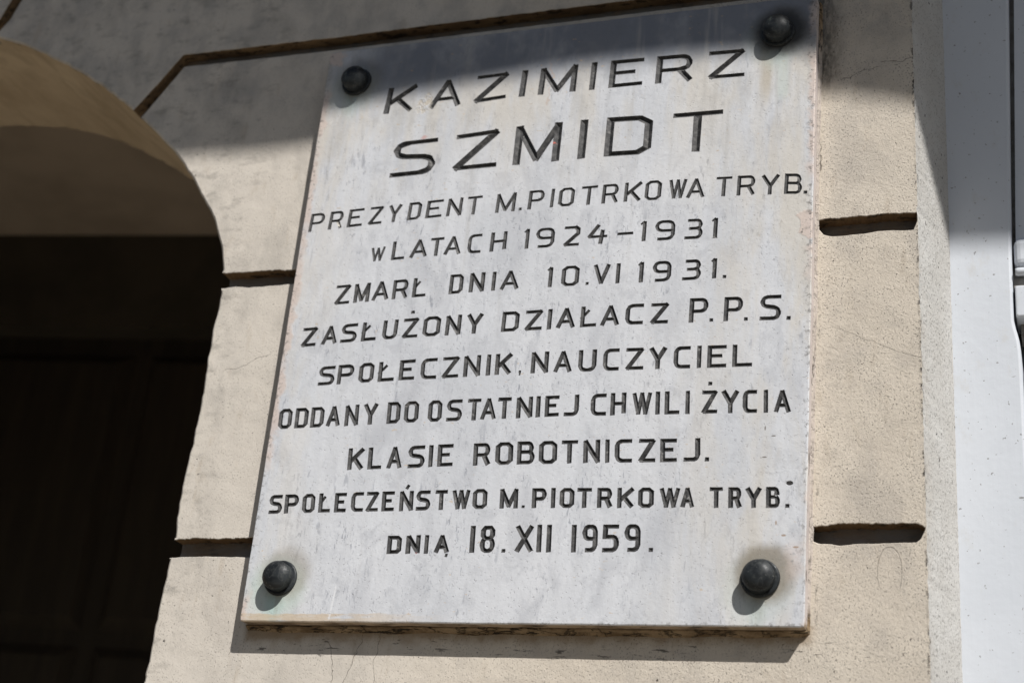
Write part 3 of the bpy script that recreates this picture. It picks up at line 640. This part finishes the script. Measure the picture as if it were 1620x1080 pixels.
for (a0, b0), l in edge_map.items():
    if len(l) != 2: continue
    (f1, a, b), (f2, _, _) = l
    c1, c2 = cls[f1], cls[f2]
    if c1 == c2 or 3 in (c1, c2): continue
    lo, hi = min(c1, c2), max(c1, c2)
    ya = fy[a] if lo == 0 else DEPTH; yb = fy[b] if lo == 0 else DEPTH
    if hi == 1: wall_f.append([wv(a, ya), wv(b, yb), wv(b, DEPTH), wv(a, DEPTH)]); wall_m.append(1)
    else:
        i = len(soff_v); soff_v += [(cv2[a][0], ya, cv2[a][1]), (cv2[b][0], yb, cv2[b][1]), (cv2[b][0], SOFF, cv2[b][1]), (cv2[a][0], SOFF, cv2[a][1])]
        soff_f.append((i, i + 1, i + 2, i + 3))
me = bpy.data.meshes.new("wall"); me.from_pydata(wall_v, [], wall_f); me.materials.append(m_plaster); me.materials.append(m_joint)
me.polygons.foreach_set("material_index", wall_m); me.update()
wall = bpy.data.objects.new("wall", me); COL.objects.link(wall); wall.parent = building
link("arch_soffit", soff_v, soff_f, m_soffit, building)
# porch behind the arch: inner face of the front wall, ceiling, back wall with a door
mb = MB()
ib = [(x, z) for x, z in arch if z > GROUND]
for a, b in zip(ib[:-1], ib[1:]):                                  # inner face: from the arch out to a frame around it
    def outp(p):
        dx, dz = p[0] + .913, p[1] - .1; k = 1.9 / max(abs(dx), abs(dz) * 1.05, .3); return (-.913 + dx * k, .1 + dz * k)
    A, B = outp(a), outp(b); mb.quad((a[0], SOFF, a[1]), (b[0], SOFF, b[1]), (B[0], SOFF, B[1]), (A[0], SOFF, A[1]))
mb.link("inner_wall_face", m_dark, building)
camp = Vector(M.translation); kk = (1.5 + .46196) / (1.12 + .46196)
P0 = camp + kk * (Vector((-1.26, .834, 1.12)) - camp); P1 = camp + kk * (Vector((-.75, .918, 1.12)) - camp)
dv = (P1 - P0).normalized()
def bw(t, z, back=0.0): p = P0 + dv * t; return (p.x - dv.y * back, p.y + dv.x * back, z)
mb = MB(); mb.quad((-2.9, SOFF, 1.5), (1.2, SOFF, 1.5), (1.2, 2.6, 1.5), (-2.9, 2.6, 1.5)); mb.link("porch_ceiling", m_ceiling, building)
mb = MB()
zt = 1.5 - (1.12 - .896) * kk
n = 1
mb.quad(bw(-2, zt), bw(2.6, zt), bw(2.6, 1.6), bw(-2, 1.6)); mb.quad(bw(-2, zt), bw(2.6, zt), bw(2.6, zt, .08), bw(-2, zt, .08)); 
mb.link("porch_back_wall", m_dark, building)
door = MB(); door.quad(bw(-2, GROUND, .08), bw(2.6, GROUND, .08), bw(2.6, zt, .08), bw(-2, zt, .08))
dr = door.link("entrance_door", m_door, building)
pn = MB()
for k in range(-2, 5):
    t0 = k * .46 + .05
    for z0, z1 in ((GROUND + .2, -.6), (-.5, .35), (.45, zt - .08)):
        A = bw(t0, z0, .055); B = bw(t0 + .36, z0, .055); C = bw(t0 + .36, z1, .055); D = bw(t0, z1, .055)
        A2 = bw(t0 - .03, z0 - .03, .0805); B2 = bw(t0 + .39, z0 - .03, .0805); C2 = bw(t0 + .39, z1 + .03, .0805); D2 = bw(t0 - .03, z1 + .03, .0805)
        pn.quad(A, B, C, D); pn.quad(A2, B2, B, A); pn.quad(B2, C2, C, B); pn.quad(C2, D2, D, C); pn.quad(D2, A2, A, D)
pn.link("door_panel", m_door, dr)
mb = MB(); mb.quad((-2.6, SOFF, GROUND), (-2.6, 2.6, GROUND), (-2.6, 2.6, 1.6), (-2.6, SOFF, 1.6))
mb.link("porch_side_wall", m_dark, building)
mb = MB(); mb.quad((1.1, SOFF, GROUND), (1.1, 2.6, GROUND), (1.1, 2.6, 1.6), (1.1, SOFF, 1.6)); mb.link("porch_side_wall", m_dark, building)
# splayed reveal to the right of the block
RD, RX = .10, .853
mb = MB(); rows = right_edge
nseg = 14
vv = []; ff = []
for i, (x, z) in enumerate(rows):
    for k in range(nseg + 1):
        t = k / nseg; jx = .0006 * mnoise.noise(Vector((t * 30, z * 160, 2.2))) * (1 if k else 0)
        vv.append((x + (RX + .002 * (0.8 - z) - x) * t + jx, RD * t, z))
for i in range(len(rows) - 1):
    for k in range(nseg): a = i * (nseg + 1) + k; ff.append((a, a + 1, a + nseg + 2, a + nseg + 1))
link("window_reveal", vv, ff, m_rough, building, True)
# white window frame standing in the reveal
win = MB()
pts = [(-2.0, .9395), (.0, .935), (.30, .934), (.362, .9338), (.376, .9332), (.388, .932), (.397, .9303), (.405, .9285), (.415, .927), (.50, .9275), (.60, .9300), (.90, .9385), (1.7, .955)]
prof = [(-1, .0), (-1, -.0015), (0, -.0022)]
fv, ff = [], []
for z, xr in pts:
    xl = RX - .006
    r = .004
    row = [(xl, .16), (xl, RD + .002), (xl + .004, RD - .0015), (xr - r, RD - .0015), (xr - r * .45, RD - .0008), (xr - r * .12, RD + .0008), (xr, RD + r), (xr, .16)]
    fv += [(x, y, z) for x, y in row]
m = 8
for i in range(len(pts) - 1):
    for k in range(m - 1): a = i * m + k; ff.append((a, a + 1, a + m + 1, a + m))
frame = link("window_frame", fv, ff, m_white, building)
mb = MB(); q = [(.932, .495), (.934, .57), (.9447, .89), (.972, 1.7)]
for (xa, za), (xb, zb) in zip(q[:-1], q[1:]):
    mb.quad((xa, RD + .008, za), (1.9, RD + .008, za), (1.9, RD + .008, zb), (xb, RD + .008, zb)); mb.quad((xa, RD + .008, za), (xb, RD + .008, zb), (xb, .16, zb), (xa, .16, za))
mb.link("upper_panel", m_white, frame)
mb = MB(); mb.quad((.90, RD + .022, .475), (1.0, RD + .022, .475), (1.0, RD + .022, 1.7), (.90, RD + .022, 1.7)); mb.link("panel_groove", m_metal, frame)
mb = MB(); mb.box(.9295, 1.9, RD - .004, .15, .4185, .4605, .002); mb.link("transom_block", m_white, frame)
mb = MB(); mb.box(.934, 1.9, RD + .02, .16, .402, .4183); mb.link("transom_drip", m_metal, frame)
mb = MB(); mb.box(.930, .960, RD - .002, .13, .490, .528, .008); mb.link("corner_block", m_white, frame)
mb = MB(); mb.lathe([(0, 0), (.0045, 0), (.0052, .003), (.0052, .03), (.0035, .032), (.0035, .06), (0, .06)], 20, (0, 0, 0))
mb.v = [(.931 + (-y), RD - .001 + x, .4805 + z) for x, y, z in mb.v]; mb.link("hinge", m_white, frame, True)
mb = MB(); mb.box(.928, 1.9, RD + .004, .15, .461, .474, .001); mb.link("hinge_plate", m_metal, frame)
mb = MB(); mb.quad((.928, .15, -2), (1.9, .15, -2), (1.9, .15, .45), (.928, .15, .45)); mb.link("window_pane", m_glass, frame)
mb = MB(); mb.box(.938, 1.9, RD + .015, .15, -2.0, .362, .003); mb.link("lower_panel", m_white, frame)
# unseen slab added to shade the wall top; front edge shaped from shadow outline.
H = 2.55
sh = [(-.95, .724), (-.6, .720), (-.237, .714), (-.12, .708), (-.013, .712), (.065, .722), (.179, .734), (.345, .745), (.504, .742), (.589, .733), (.676, .714), (.77, .690), (.825, .674), (.94, .662), (1.2, .66)]
edge = [(x - (z - H) / 1.406 * .857, (z - H) / 1.406) for x, z in smooth_curve(sh, 8)]
n = len(edge); bv = []; bf = []
for x, y in edge: bv += [(x, .0, H), (x, y, H), (x, y, H + .14), (x, .0, H + .14)]
for i in range(n - 1):
    for k in range(4): a = i * 4 + k; b = i * 4 + (k + 1) % 4; bf.append((a, b, b + 4, a + 4))
bf += [(0, 1, 2, 3), tuple((n - 1) * 4 + k for k in (3, 2, 1, 0))]
link("shade_slab", bv, bf, m_concrete, building)
mb = MB(); mb.quad((-3.6, .0, 1.7), (3.2, .0, 1.7), (3.2, .0, 9), (-3.6, .0, 9)); mb.link("upper_wall", m_plaster, building)
mb = MB(); mb.quad((1.9, .0, GROUND), (3.2, .0, GROUND), (3.2, .0, 1.7), (1.9, .0, 1.7)); mb.link("far_wall", m_plaster, building)

# ------------------------------------------------------------------ the plaque
plaque = thing("memorial_plaque", "white marble memorial plaque with engraved black lettering, held by four dark round bolts", "plaque")
T = .025
CH = {
 'A': [[(0, 0), (.5, 1), (1, 0)], [(.2, .29), (.8, .29)]],
 'B': [[(0, 0), (0, 1), (.76, 1), (.93, .88), (.93, .66), (.8, .54), (0, .54)], [(.8, .54), (1, .42), (1, .13), (.82, 0), (0, 0)]],
 'C': [[(1, 1), (.24, 1), (0, .85), (0, .15), (.24, 0), (1, 0)]],
 'D': [[(0, 0), (0, 1), (.76, 1), (1, .86), (1, .14), (.76, 0), (0, 0)]],
 'E': [[(1, 1), (0, 1), (0, 0), (1, 0)], [(0, .53), (.72, .53)]],
 'H': [[(0, 0), (0, 1)], [(1, 0), (1, 1)], [(0, .52), (1, .52)]],
 'I': [[(.5, 0), (.5, 1)]],
 'J': [[(1, 1), (1, .15), (.78, 0), (0, 0)]],
 'K': [[(0, 0), (0, 1)], [(1.06, 1), (.06, .36)], [(.34, .56), (1, 0)]],
 'L': [[(0, 1), (0, 0), (1, 0)]],
 'Ł': [[(0, 1), (0, 0), (1, 0)], [(-.05, .45), (.42, .80)]],
 'M': [[(0, 0), (0, 1), (.5, .06), (1, 1), (1, 0)]],
 'N': [[(0, 0), (0, 1), (1, 0), (1, 1)]],
 'Ń': [[(0, 0), (0, 1), (1, 0), (1, 1)], [(.50, 1.30), (.62, 1.42)]],
 'O': [[(.25, 0), (0, .14), (0, .86), (.25, 1), (.75, 1), (1, .86), (1, .14), (.75, 0), (.25, 0)]],
 'P': [[(0, 0), (0, 1), (.78, 1), (1, .88), (1, .58), (.78, .45), (0, .45)]],
 'R': [[(0, 0), (0, 1), (.78, 1), (.97, .88), (.97, .58), (.78, .46), (0, .46)], [(.66, .46), (1, 0)]],
 'S': [[(1, 1), (.22, 1), (.02, .88), (.02, .68), (.18, .57), (.82, .50), (1, .38), (1, .13), (.80, 0), (0, 0)]],
 'T': [[(0, 1), (1, 1)], [(.5, 1), (.5, 0)]],
 'U': [[(0, 1), (0, .14), (.24, 0), (.76, 0), (1, .14), (1, 1)]],
 'V': [[(0, 1), (.5, 0), (1, 1)]],
 'W': [[(0, 1), (.27, 0), (.5, 1), (.73, 0), (1, 1)]],
 'X': [[(0, 0), (1, 1)], [(0, 1), (1, 0)]],
 'Y': [[(0, 1), (.5, .42), (1, 1)], [(.5, .45), (.5, 0)]],
 'Z': [[(0, 1), (1, 1), (0, 0), (1, 0)]],
 '1': [[(.5, 0), (.5, 1)], [(.5, 1), (-.25, .84)]],
 '2': [[(0, 1), (.78, 1), (1, .88), (1, .64), (0, 0), (1, 0)]],
 '3': [[(.05, 1), (.8, 1), (.97, .88), (.97, .64), (.8, .53), (.30, .53)], [(.8, .53), (1, .41), (1, .13), (.8, 0), (0, 0)]],
 '4': [[(.52, 1), (0, .36), (1, .36)], [(.80, .66), (.72, 0)]],
 '5': [[(1, 1), (.06, 1), (.03, .56), (.8, .56), (1, .43), (1, .14), (.78, 0), (0, 0)]],
 '8': [[(.25, .54), (.04, .66), (.04, .88), (.25, 1), (.75, 1), (.96, .88), (.96, .66), (.75, .54), (.25, .54)], [(.25, .54), (0, .4), (0, .14), (.25, 0), (.75, 0), (1, .14), (1, .4), (.75, .54)]],
 '9': [[(.05, 0), (.75, 0), (1, .14), (1, .86), (.78, 1), (.22, 1), (0, .86), (0, .62), (.22, .48), (1, .48)]],
 '-': [[(0, .43), (1, .43)]],
}
CH['0'] = CH['O']; CH['w'] = CH['W']; CH['Ż'] = CH['Z']; CH['Ą'] = CH['A']
strokes = []                                                       # (word, quad, ridge start, ridge end, start is free, end is free) in mm on the face
WORD_GAP = (99, 99, 11, 18, 20, 21, 11, 11, 20, 14, 11.5)
rs = random.Random(11)
def put(word, a, b, w, ext_a=0.0, ext_b=0.0):
    """one straight chisel cut"""
    dx, dz = b[0] - a[0], b[1] - a[1]; l = math.hypot(dx, dz)
    if l < 1e-6: return
    ux, uz = dx / l, dz / l; a = (a[0] - ux * ext_a, a[1] - uz * ext_a); b = (b[0] + ux * ext_b, b[1] + uz * ext_b)
    h = w / 2 * (1 + rs.uniform(-.07, .07)); h2 = w / 2 * (1 + rs.uniform(-.07, .07))
    sk = [rs.uniform(-.05, .05) * w for _ in range(4)]
    q = [(a[0] + uz * h + ux * sk[0], a[1] - ux * h + uz * sk[0]), (b[0] + uz * h2 + ux * sk[1], b[1] - ux * h2 + uz * sk[1]),
         (b[0] - uz * h2 + ux * sk[2], b[1] + ux * h2 + uz * sk[2]), (a[0] - uz * h + ux * sk[3], a[1] + ux * h + uz * sk[3])]
    l = math.hypot(b[0] - a[0], b[1] - a[1]); i = min(min(h, h2), l * .49)
    strokes.append((word, q, (a[0] + ux * i, a[1] + uz * i), (b[0] - ux * i, b[1] - uz * i), True, True))
def strip(word, P, width, closed, e0, e1):
    """a bent cut: straight pieces meeting in mitres"""
    n = len(P); seg = []
    P = list(P)
    def unit(a, b): l = math.hypot(b[0] - a[0], b[1] - a[1]); return ((b[0] - a[0]) / l, (b[1] - a[1]) / l)
    if not closed:
        u = unit(P[0], P[1]); P[0] = (P[0][0] - u[0] * e0, P[0][1] - u[1] * e0)
        u = unit(P[-2], P[-1]); P[-1] = (P[-1][0] + u[0] * e1, P[-1][1] + u[1] * e1)
    U_ = [unit(P[k], P[k + 1]) for k in range(n - 1)]
    H_ = [width(u) / 2 * (1 + rs.uniform(-.04, .04)) for u in U_]
    def corner(k1, k2, p, side):
        (u1, h1), (u2, h2) = (U_[k1], H_[k1]), (U_[k2], H_[k2])
        a = (p[0] - side * u1[1] * h1, p[1] + side * u1[0] * h1); b = (p[0] - side * u2[1] * h2, p[1] + side * u2[0] * h2)
        cr = u1[0] * u2[1] - u1[1] * u2[0]
        if abs(cr) < .12: return ((a[0] + b[0]) / 2, (a[1] + b[1]) / 2)
        t_ = ((b[0] - a[0]) * u2[1] - (b[1] - a[1]) * u2[0]) / cr
        lim = 1.25 * max(h1, h2); t_ = max(-lim, min(lim, t_))
        return (a[0] + u1[0] * t_, a[1] + u1[1] * t_)
    L_, R_ = [], []
    for k in range(n):
        if closed and k in (0, n - 1): pr, nx = n - 2, 0
        else: pr, nx = max(0, k - 1), min(n - 2, k)
        for side, arr in ((1, L_), (-1, R_)):
            if pr == nx: u, h = U_[nx], H_[nx]; arr.append((P[k][0] - side * u[1] * h, P[k][1] + side * u[0] * h))
            else: arr.append(corner(pr, nx, P[k], side))
    for arr in (L_, R_):
        for k in range(n - 1):                                      # a short piece on the inside of a bend shrinks to a point
            if (arr[k + 1][0] - arr[k][0]) * U_[k][0] + (arr[k + 1][1] - arr[k][1]) * U_[k][1] < .02:
                arr[k] = arr[k + 1] = ((arr[k][0] + arr[k + 1][0]) / 2, (arr[k][1] + arr[k + 1][1]) / 2)
    if closed: L_[-1] = L_[0]; R_[-1] = R_[0]
    for k in range(n - 1):
        f0 = (k == 0 and not closed); f1 = (k == n - 2 and not closed); l = math.hypot(P[k + 1][0] - P[k][0], P[k + 1][1] - P[k][1]); i = min(H_[k], l * .49)
        r0 = (P[k][0] + U_[k][0] * i, P[k][1] + U_[k][1] * i) if f0 else P[k]; r1 = (P[k + 1][0] - U_[k][0] * i, P[k + 1][1] - U_[k][1] * i) if f1 else P[k + 1]
        strokes.append((word, [R_[k], R_[k + 1], L_[k + 1], L_[k]], r0, r1, f0, f1))
def soften(pl, closed, r):
    """cut obtuse corners once more, so that bends read as rounded"""
    n = len(pl); out = []
    for k, p in enumerate(pl):
        if not closed and k in (0, n - 1): out.append(p); continue
        a = pl[k - 1] if k else pl[-2]; b = pl[k + 1] if k < n - 1 else pl[1]
        la = math.hypot(a[0] - p[0], a[1] - p[1]); lb = math.hypot(b[0] - p[0], b[1] - p[1])
        c = ((p[0] - a[0]) * (b[0] - p[0]) + (p[1] - a[1]) * (b[1] - p[1])) / (la * lb)
        if c < .25: out.append(p); continue
        d = min(r, la * .33, lb * .33)
        out.append((p[0] + (a[0] - p[0]) / la * d, p[1] + (a[1] - p[1]) / la * d)); out.append((p[0] + (b[0] - p[0]) / lb * d, p[1] + (b[1] - p[1]) / lb * d))
    if closed: out[-1] = out[0] if False else out[-1]; out.append(out[0])
    return out
word = -1
for li, (tv, th, row) in enumerate(INSCRIPTION):
    th *= .93
    last_x = None
    for ch, x0, z0, x0t, z0t, x1, z1, x1t, z1t in row:
        if last_x is None or x0 - last_x > WORD_GAP[li]: word += 1
        last_x = x1
        w = ((x1 - x0) + (x1t - x0t)) / 2; h = ((z0t - z0) + (z1t - z1)) / 2
        def pos(px, pz):                                            # letter box (mm from its lower left) -> plaque face
            u, v = px / w, pz / h
            return (x0 + (x1 - x0) * u + ((x0t - x0) * (1 - u) + (x1t - x1) * u) * v, z0 + (z1 - z0) * u + ((z0t - z0) * (1 - u) + (z1t - z1) * u) * v)
        if ch in '.,':
            s_ = w
            if ch == '.': put(word, pos(0, s_ * .5), pos(s_, s_ * .5), s_ * .95)
            else: put(word, pos(.15 * w, .62 * w), pos(.85 * w, .62 * w), w * .7); put(word, pos(.6 * w, .4 * w), pos(.45 * w, -.35 * w), w * .42)
            continue
        jx = rs.uniform(-.15, .15); jz = rs.uniform(-.2, .2)
        tv_ = min(tv * .94, w * 1.0) * (.72 if ch == 'w' else 1.0)
        for pi, pl in enumerate(CH[ch]):
            P = [(tv_ / 2 + u * (w - tv_) + jx, th / 2 + v * (h - th) + jz) for u, v in pl]
            if ch in 'I1' : P = [((w / 2 if u == .5 else u * w), 0 if v == 0 else (h if v == 1 else v * h)) for u, v in pl]
            m = len(P); closed = pl[0] == pl[-1]
            if ch in 'BCDEHJLOPRSTU0358 9' .replace(' ', '') and m > 2 or (ch == 'Ł' and m == 3):
                def width(u): return tv_ * abs(u[1]) + th * abs(u[0]) if min(abs(u[0]), abs(u[1])) < .25 else .5 * (tv_ + th)
                Q = P[:-1] if closed else P
                if closed:
                    Q = soften(P[:-1] + [P[0]], True, tv_ * .5) if False else P
                else: Q = soften(P, False, tv_ * .55)
                d0 = abs(Q[1][0] - Q[0][0]) > abs(Q[1][1] - Q[0][1]); d1 = abs(Q[-1][0] - Q[-2][0]) > abs(Q[-1][1] - Q[-2][1])
                e0 = tv_ * .45 if d0 else th * .5; e1 = tv_ * .45 if d1 else th * .5
                if pl[0][0] not in (0, 1) or (ch in 'BR3' and pi == 1): e0 = 0
                if ch in '89' and pl[-1] not in ((0, 0), (1, 1)): e1 = 0
                strip(word, [pos(*q) for q in Q], width, closed, e0, e1)
                continue
            for k in range(m - 1):
                a, b = P[k], P[k + 1]; dx, dz = abs(b[0] - a[0]), abs(b[1] - a[1]); l = math.hypot(dx, dz)
                t = tv_ * dz / l + th * dx / l
                if dz > .15 * l and dx > .15 * l: t *= .80 if l > 2.2 * tv_ else .92
                if ch == '1' and abs(pl[k][0] - pl[k + 1][0]) > .1: t = th * .7
                if ch in 'ŁŃ' and len(pl) == 2: t = th * .85
                ea = 0.0 if ch in 'I1' else (th / 2 if dz > dx else tv_ / 2 * .9)
                first, last = (k == 0 and not closed), (k == m - 2 and not closed)
                e0 = (ea if first else t * .32); e1 = (ea if last else t * .32)
                if ch in 'AVWKXYMNZŻŃRĄ24' and dx > .15 * l and dz > .15 * l: e0 = e1 = th * .35
                if ch in 'EHTYR' and pi > 0 and m == 2: e0 = 0.0
                if ch == 'H' and pi == 2: e0 = e1 = 0.0
                put(word, pos(*a), pos(*b), t, e0, e1)
        if ch == 'Ż': put(word, pos(w * .52 - tv * .42, h * 1.30), pos(w * .52 + tv * .42, h * 1.30), th * .95)
        if ch == 'Ą': put(word, pos(w * .86, -.02 * h), pos(w * .80, -.20 * h), th * .62)
def hash_outline():
    """front outline of the slab (mm): corners as measured, edges slightly chipped"""
    c = [(-3.2, 4.2), (696.6, -1.3), (702.5, 844.6), (-4.2, 850.3)]
    p = resample(c + [c[0]], 5.0)[:-1]; n = len(p); out = []
    for i, (x, z) in enumerate(p):
        a, b = p[i - 1], p[(i + 1) % n]; tx, tz = b[0] - a[0], b[1] - a[1]; l = math.hypot(tx, tz)
        d = .35 * fbm(i * 5.0, .03, 2.0, 3) + .9 * max(0, fbm(i * 5.0, .012, 7.0, 2) - .55)
        corner = min(math.hypot(x - q[0], z - q[1]) for q in c)
        d += max(0, 1.4 - corner * .35)
        out.append((x - tz / l * d, z + tx / l * d))
    return out
outl = hash_outline(); front = offset_loop(outl, -1.3)
V, E_, ridge = [], [], []
def loop_mm(p, closed=True):
    i = len(V); n = len(p); V.extend(Vector(q) for q in p); E_.extend((i + k, i + (k + 1) % n) for k in range(n if closed else n - 1)); return i
loop_mm(front)
for li, q, r0, r1, f0, f1 in strokes:
    i = loop_mm(q); j = len(V); V.extend((Vector(r0), Vector(r1)))
    E_.extend(((j, j + 1), (i, j), (i + 3, j), (i + 1, j + 1), (i + 2, j + 1)))
cv, ce, cf, _, _, _ = delaunay_2d_cdt(V, E_, [], 0, 1e-3, False)
P2 = np.array([(v.x, v.y) for v in cv]); cen = np.array([P2[list(f)].mean(0) for f in cf])
def depth_of(P):
    d = np.zeros(len(P)); who = np.full(len(P), -1)
    for li, q, r0, r1, f0, f1 in strokes:
        qa = np.array(q); lo = qa.min(0) - .01; hi = qa.max(0) + .01
        idx = np.nonzero((P[:, 0] > lo[0]) & (P[:, 0] < hi[0]) & (P[:, 1] > lo[1]) & (P[:, 1] < hi[1]))[0]
        if not len(idx): continue
        p = P[idx]; m = np.full(len(idx), 1e9)
        for k in range(4):
            a, b = qa[k], qa[(k + 1) % 4]; e = b - a; ln = np.linalg.norm(e)
            if ln < 1e-3: m = np.minimum(m, np.hypot(p[:, 0] - a[0], p[:, 1] - a[1])); continue
            e = e / ln
            s_ = e[0] * (p[:, 1] - a[1]) - e[1] * (p[:, 0] - a[0])
            if (k == 3 and not f0) or (k == 1 and not f1): s_ = np.where(s_ > -.02, 1e9, s_)   # a mitre is no end
            m = np.minimum(m, s_)
        up_ = m > d[idx]; d[idx[up_]] = m[up_]
        ins = (m > 1e-4) & (who[idx] < 0); who[idx[ins]] = li
    return d, who
dv_, _ = depth_of(P2); _, who = depth_of(cen)
dep = np.minimum(dv_ * .85, 3.6)                                   # chisel depth in mm
inside = in_poly(cen, front)
for fi, f in enumerate(cf):
    if who[fi] < 0: dep[list(f)] = 0.0                              # the dressed face stays flat up to every cut
key = {}; sv = []; sf = []
def pv(i):
    if i not in key: key[i] = len(sv); sv.append((P2[i][0] / 1000, -T + dep[i] / 1000, P2[i][1] / 1000))
    return key[i]
words = [([], [], {}) for _ in range(word + 1)]
for fi, f in enumerate(cf):
    if not inside[fi]: continue
    if who[fi] < 0: sf.append([pv(i) for i in f])
    else:
        lv, lf, lk = words[who[fi]]; r = []
        for i in f:
            if i not in lk: lk[i] = len(lv); lv.append((P2[i][0] / 1000, -T + dep[i] / 1000, P2[i][1] / 1000))
            r.append(lk[i])
        lf.append(r)
# worn arris and sides of the slab
n = len(outl); base = len(sv)
rings = [(front, -T), ([((a[0] * .45 + b[0] * .55), (a[1] * .45 + b[1] * .55)) for a, b in zip(front, outl)], -T + .00035), (outl, -T + .0012), (outl, -.0045), (outl, .004)]
for loop, y in rings: sv += [(x / 1000, y, z / 1000) for x, z in loop]
for r in range(len(rings) - 1):
    for k in range(n): a = base + r * n + k; b = base + r * n + (k + 1) % n; sf.append((a, b, b + n, a + n))
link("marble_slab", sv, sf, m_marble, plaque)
for lv, lf, lk in words: link("engraved_word", lv, lf, m_paint, plaque)
# bedding mortar squeezed out along the lower and right-hand edges
vv, ff = [], []
path = resample([(-3, 3.0), (697, -2.2), (703.5, 846)], 3.0)
for i, (x, z) in enumerate(path):
    a = path[max(0, i - 1)]; b = path[min(len(path) - 1, i + 1)]; tx, tz = b[0] - a[0], b[1] - a[1]; l = math.hypot(tx, tz); nx, nz = tz / l, -tx / l
    s = i * 3.0; big = 1 if x < 696 else .42
    wdt = (5.5 + 2.2 * fbm(s, .02, 5.5)) * big; hgt = (8.5 + 2.5 * fbm(s, .03, 8.8)) * (1 if x < 696 else .9)
    for u, y in ((-1.0, -.0), (-1.0, hgt), (wdt * .30, hgt * .72), (wdt * .7, hgt * .25), (wdt * 1.25, -1.0)):
        vv.append(((x + nx * u) / 1000, -y / 1000, (z + nz * u) / 1000))
for i in range(len(path) - 1):
    for k in range(4): a = i * 5 + k; ff.append((a, a + 1, a + 6, a + 5))
link("bedding_mortar", vv, ff, m_mortar, plaque, True)
# four fixing bolts: flange and a tall domed cap
flange = [(.0, .0), (.0222, .0), (.0226, .0012), (.0224, .0026), (.0215, .0036), (.0200, .0039), (.0, .0039)]
cap = [(.0181, .003), (.0181, .0125), (.0183, .0142), (.0182, .0156), (.0174, .0168), (.0166, .0175), (.0150, .0190), (.0125, .0207), (.0095, .0220), (.0060, .0229), (.0025, .0233), (.0003, .0234)]
proto = None
for (bx, bz, *_r) in BOLTS:
    o1 = bpy.data.objects.new("bolt", proto.data) if proto else None
    if not proto:
        mb = MB(); mb.lathe(cap, 64, (0, 0, 0)); proto = mb.link("bolt", m_bolt, plaque, True); o1 = proto
        mb = MB(); mb.lathe(flange, 64, (0, 0, 0)); fproto = mb.link("flange", m_bolt, o1, True)
    else:
        COL.objects.link(o1); o1.parent = plaque
        f2 = bpy.data.objects.new("flange", fproto.data); COL.objects.link(f2); f2.parent = o1
    o1.location = (bx, -T, bz); o1.rotation_euler = (random.uniform(-.03, .03), random.uniform(0, 3), random.uniform(-.03, .03))

# ------------------------------------------------------------------ ground
mb = MB(); mb.quad((-400, -400, GROUND - .15), (400, -400, GROUND - .15), (400, 400, GROUND - .15), (-400, 400, GROUND - .15))
structure(mb.link("road", mat_flat("asphalt", (.05, .05, .05), (.065, .063, .06), 3, .9, .004)))
mb = MB(); mb.box(-40, 40, -3.2, 3, GROUND - .2, GROUND, 0); structure(mb.link("pavement", m_pave))
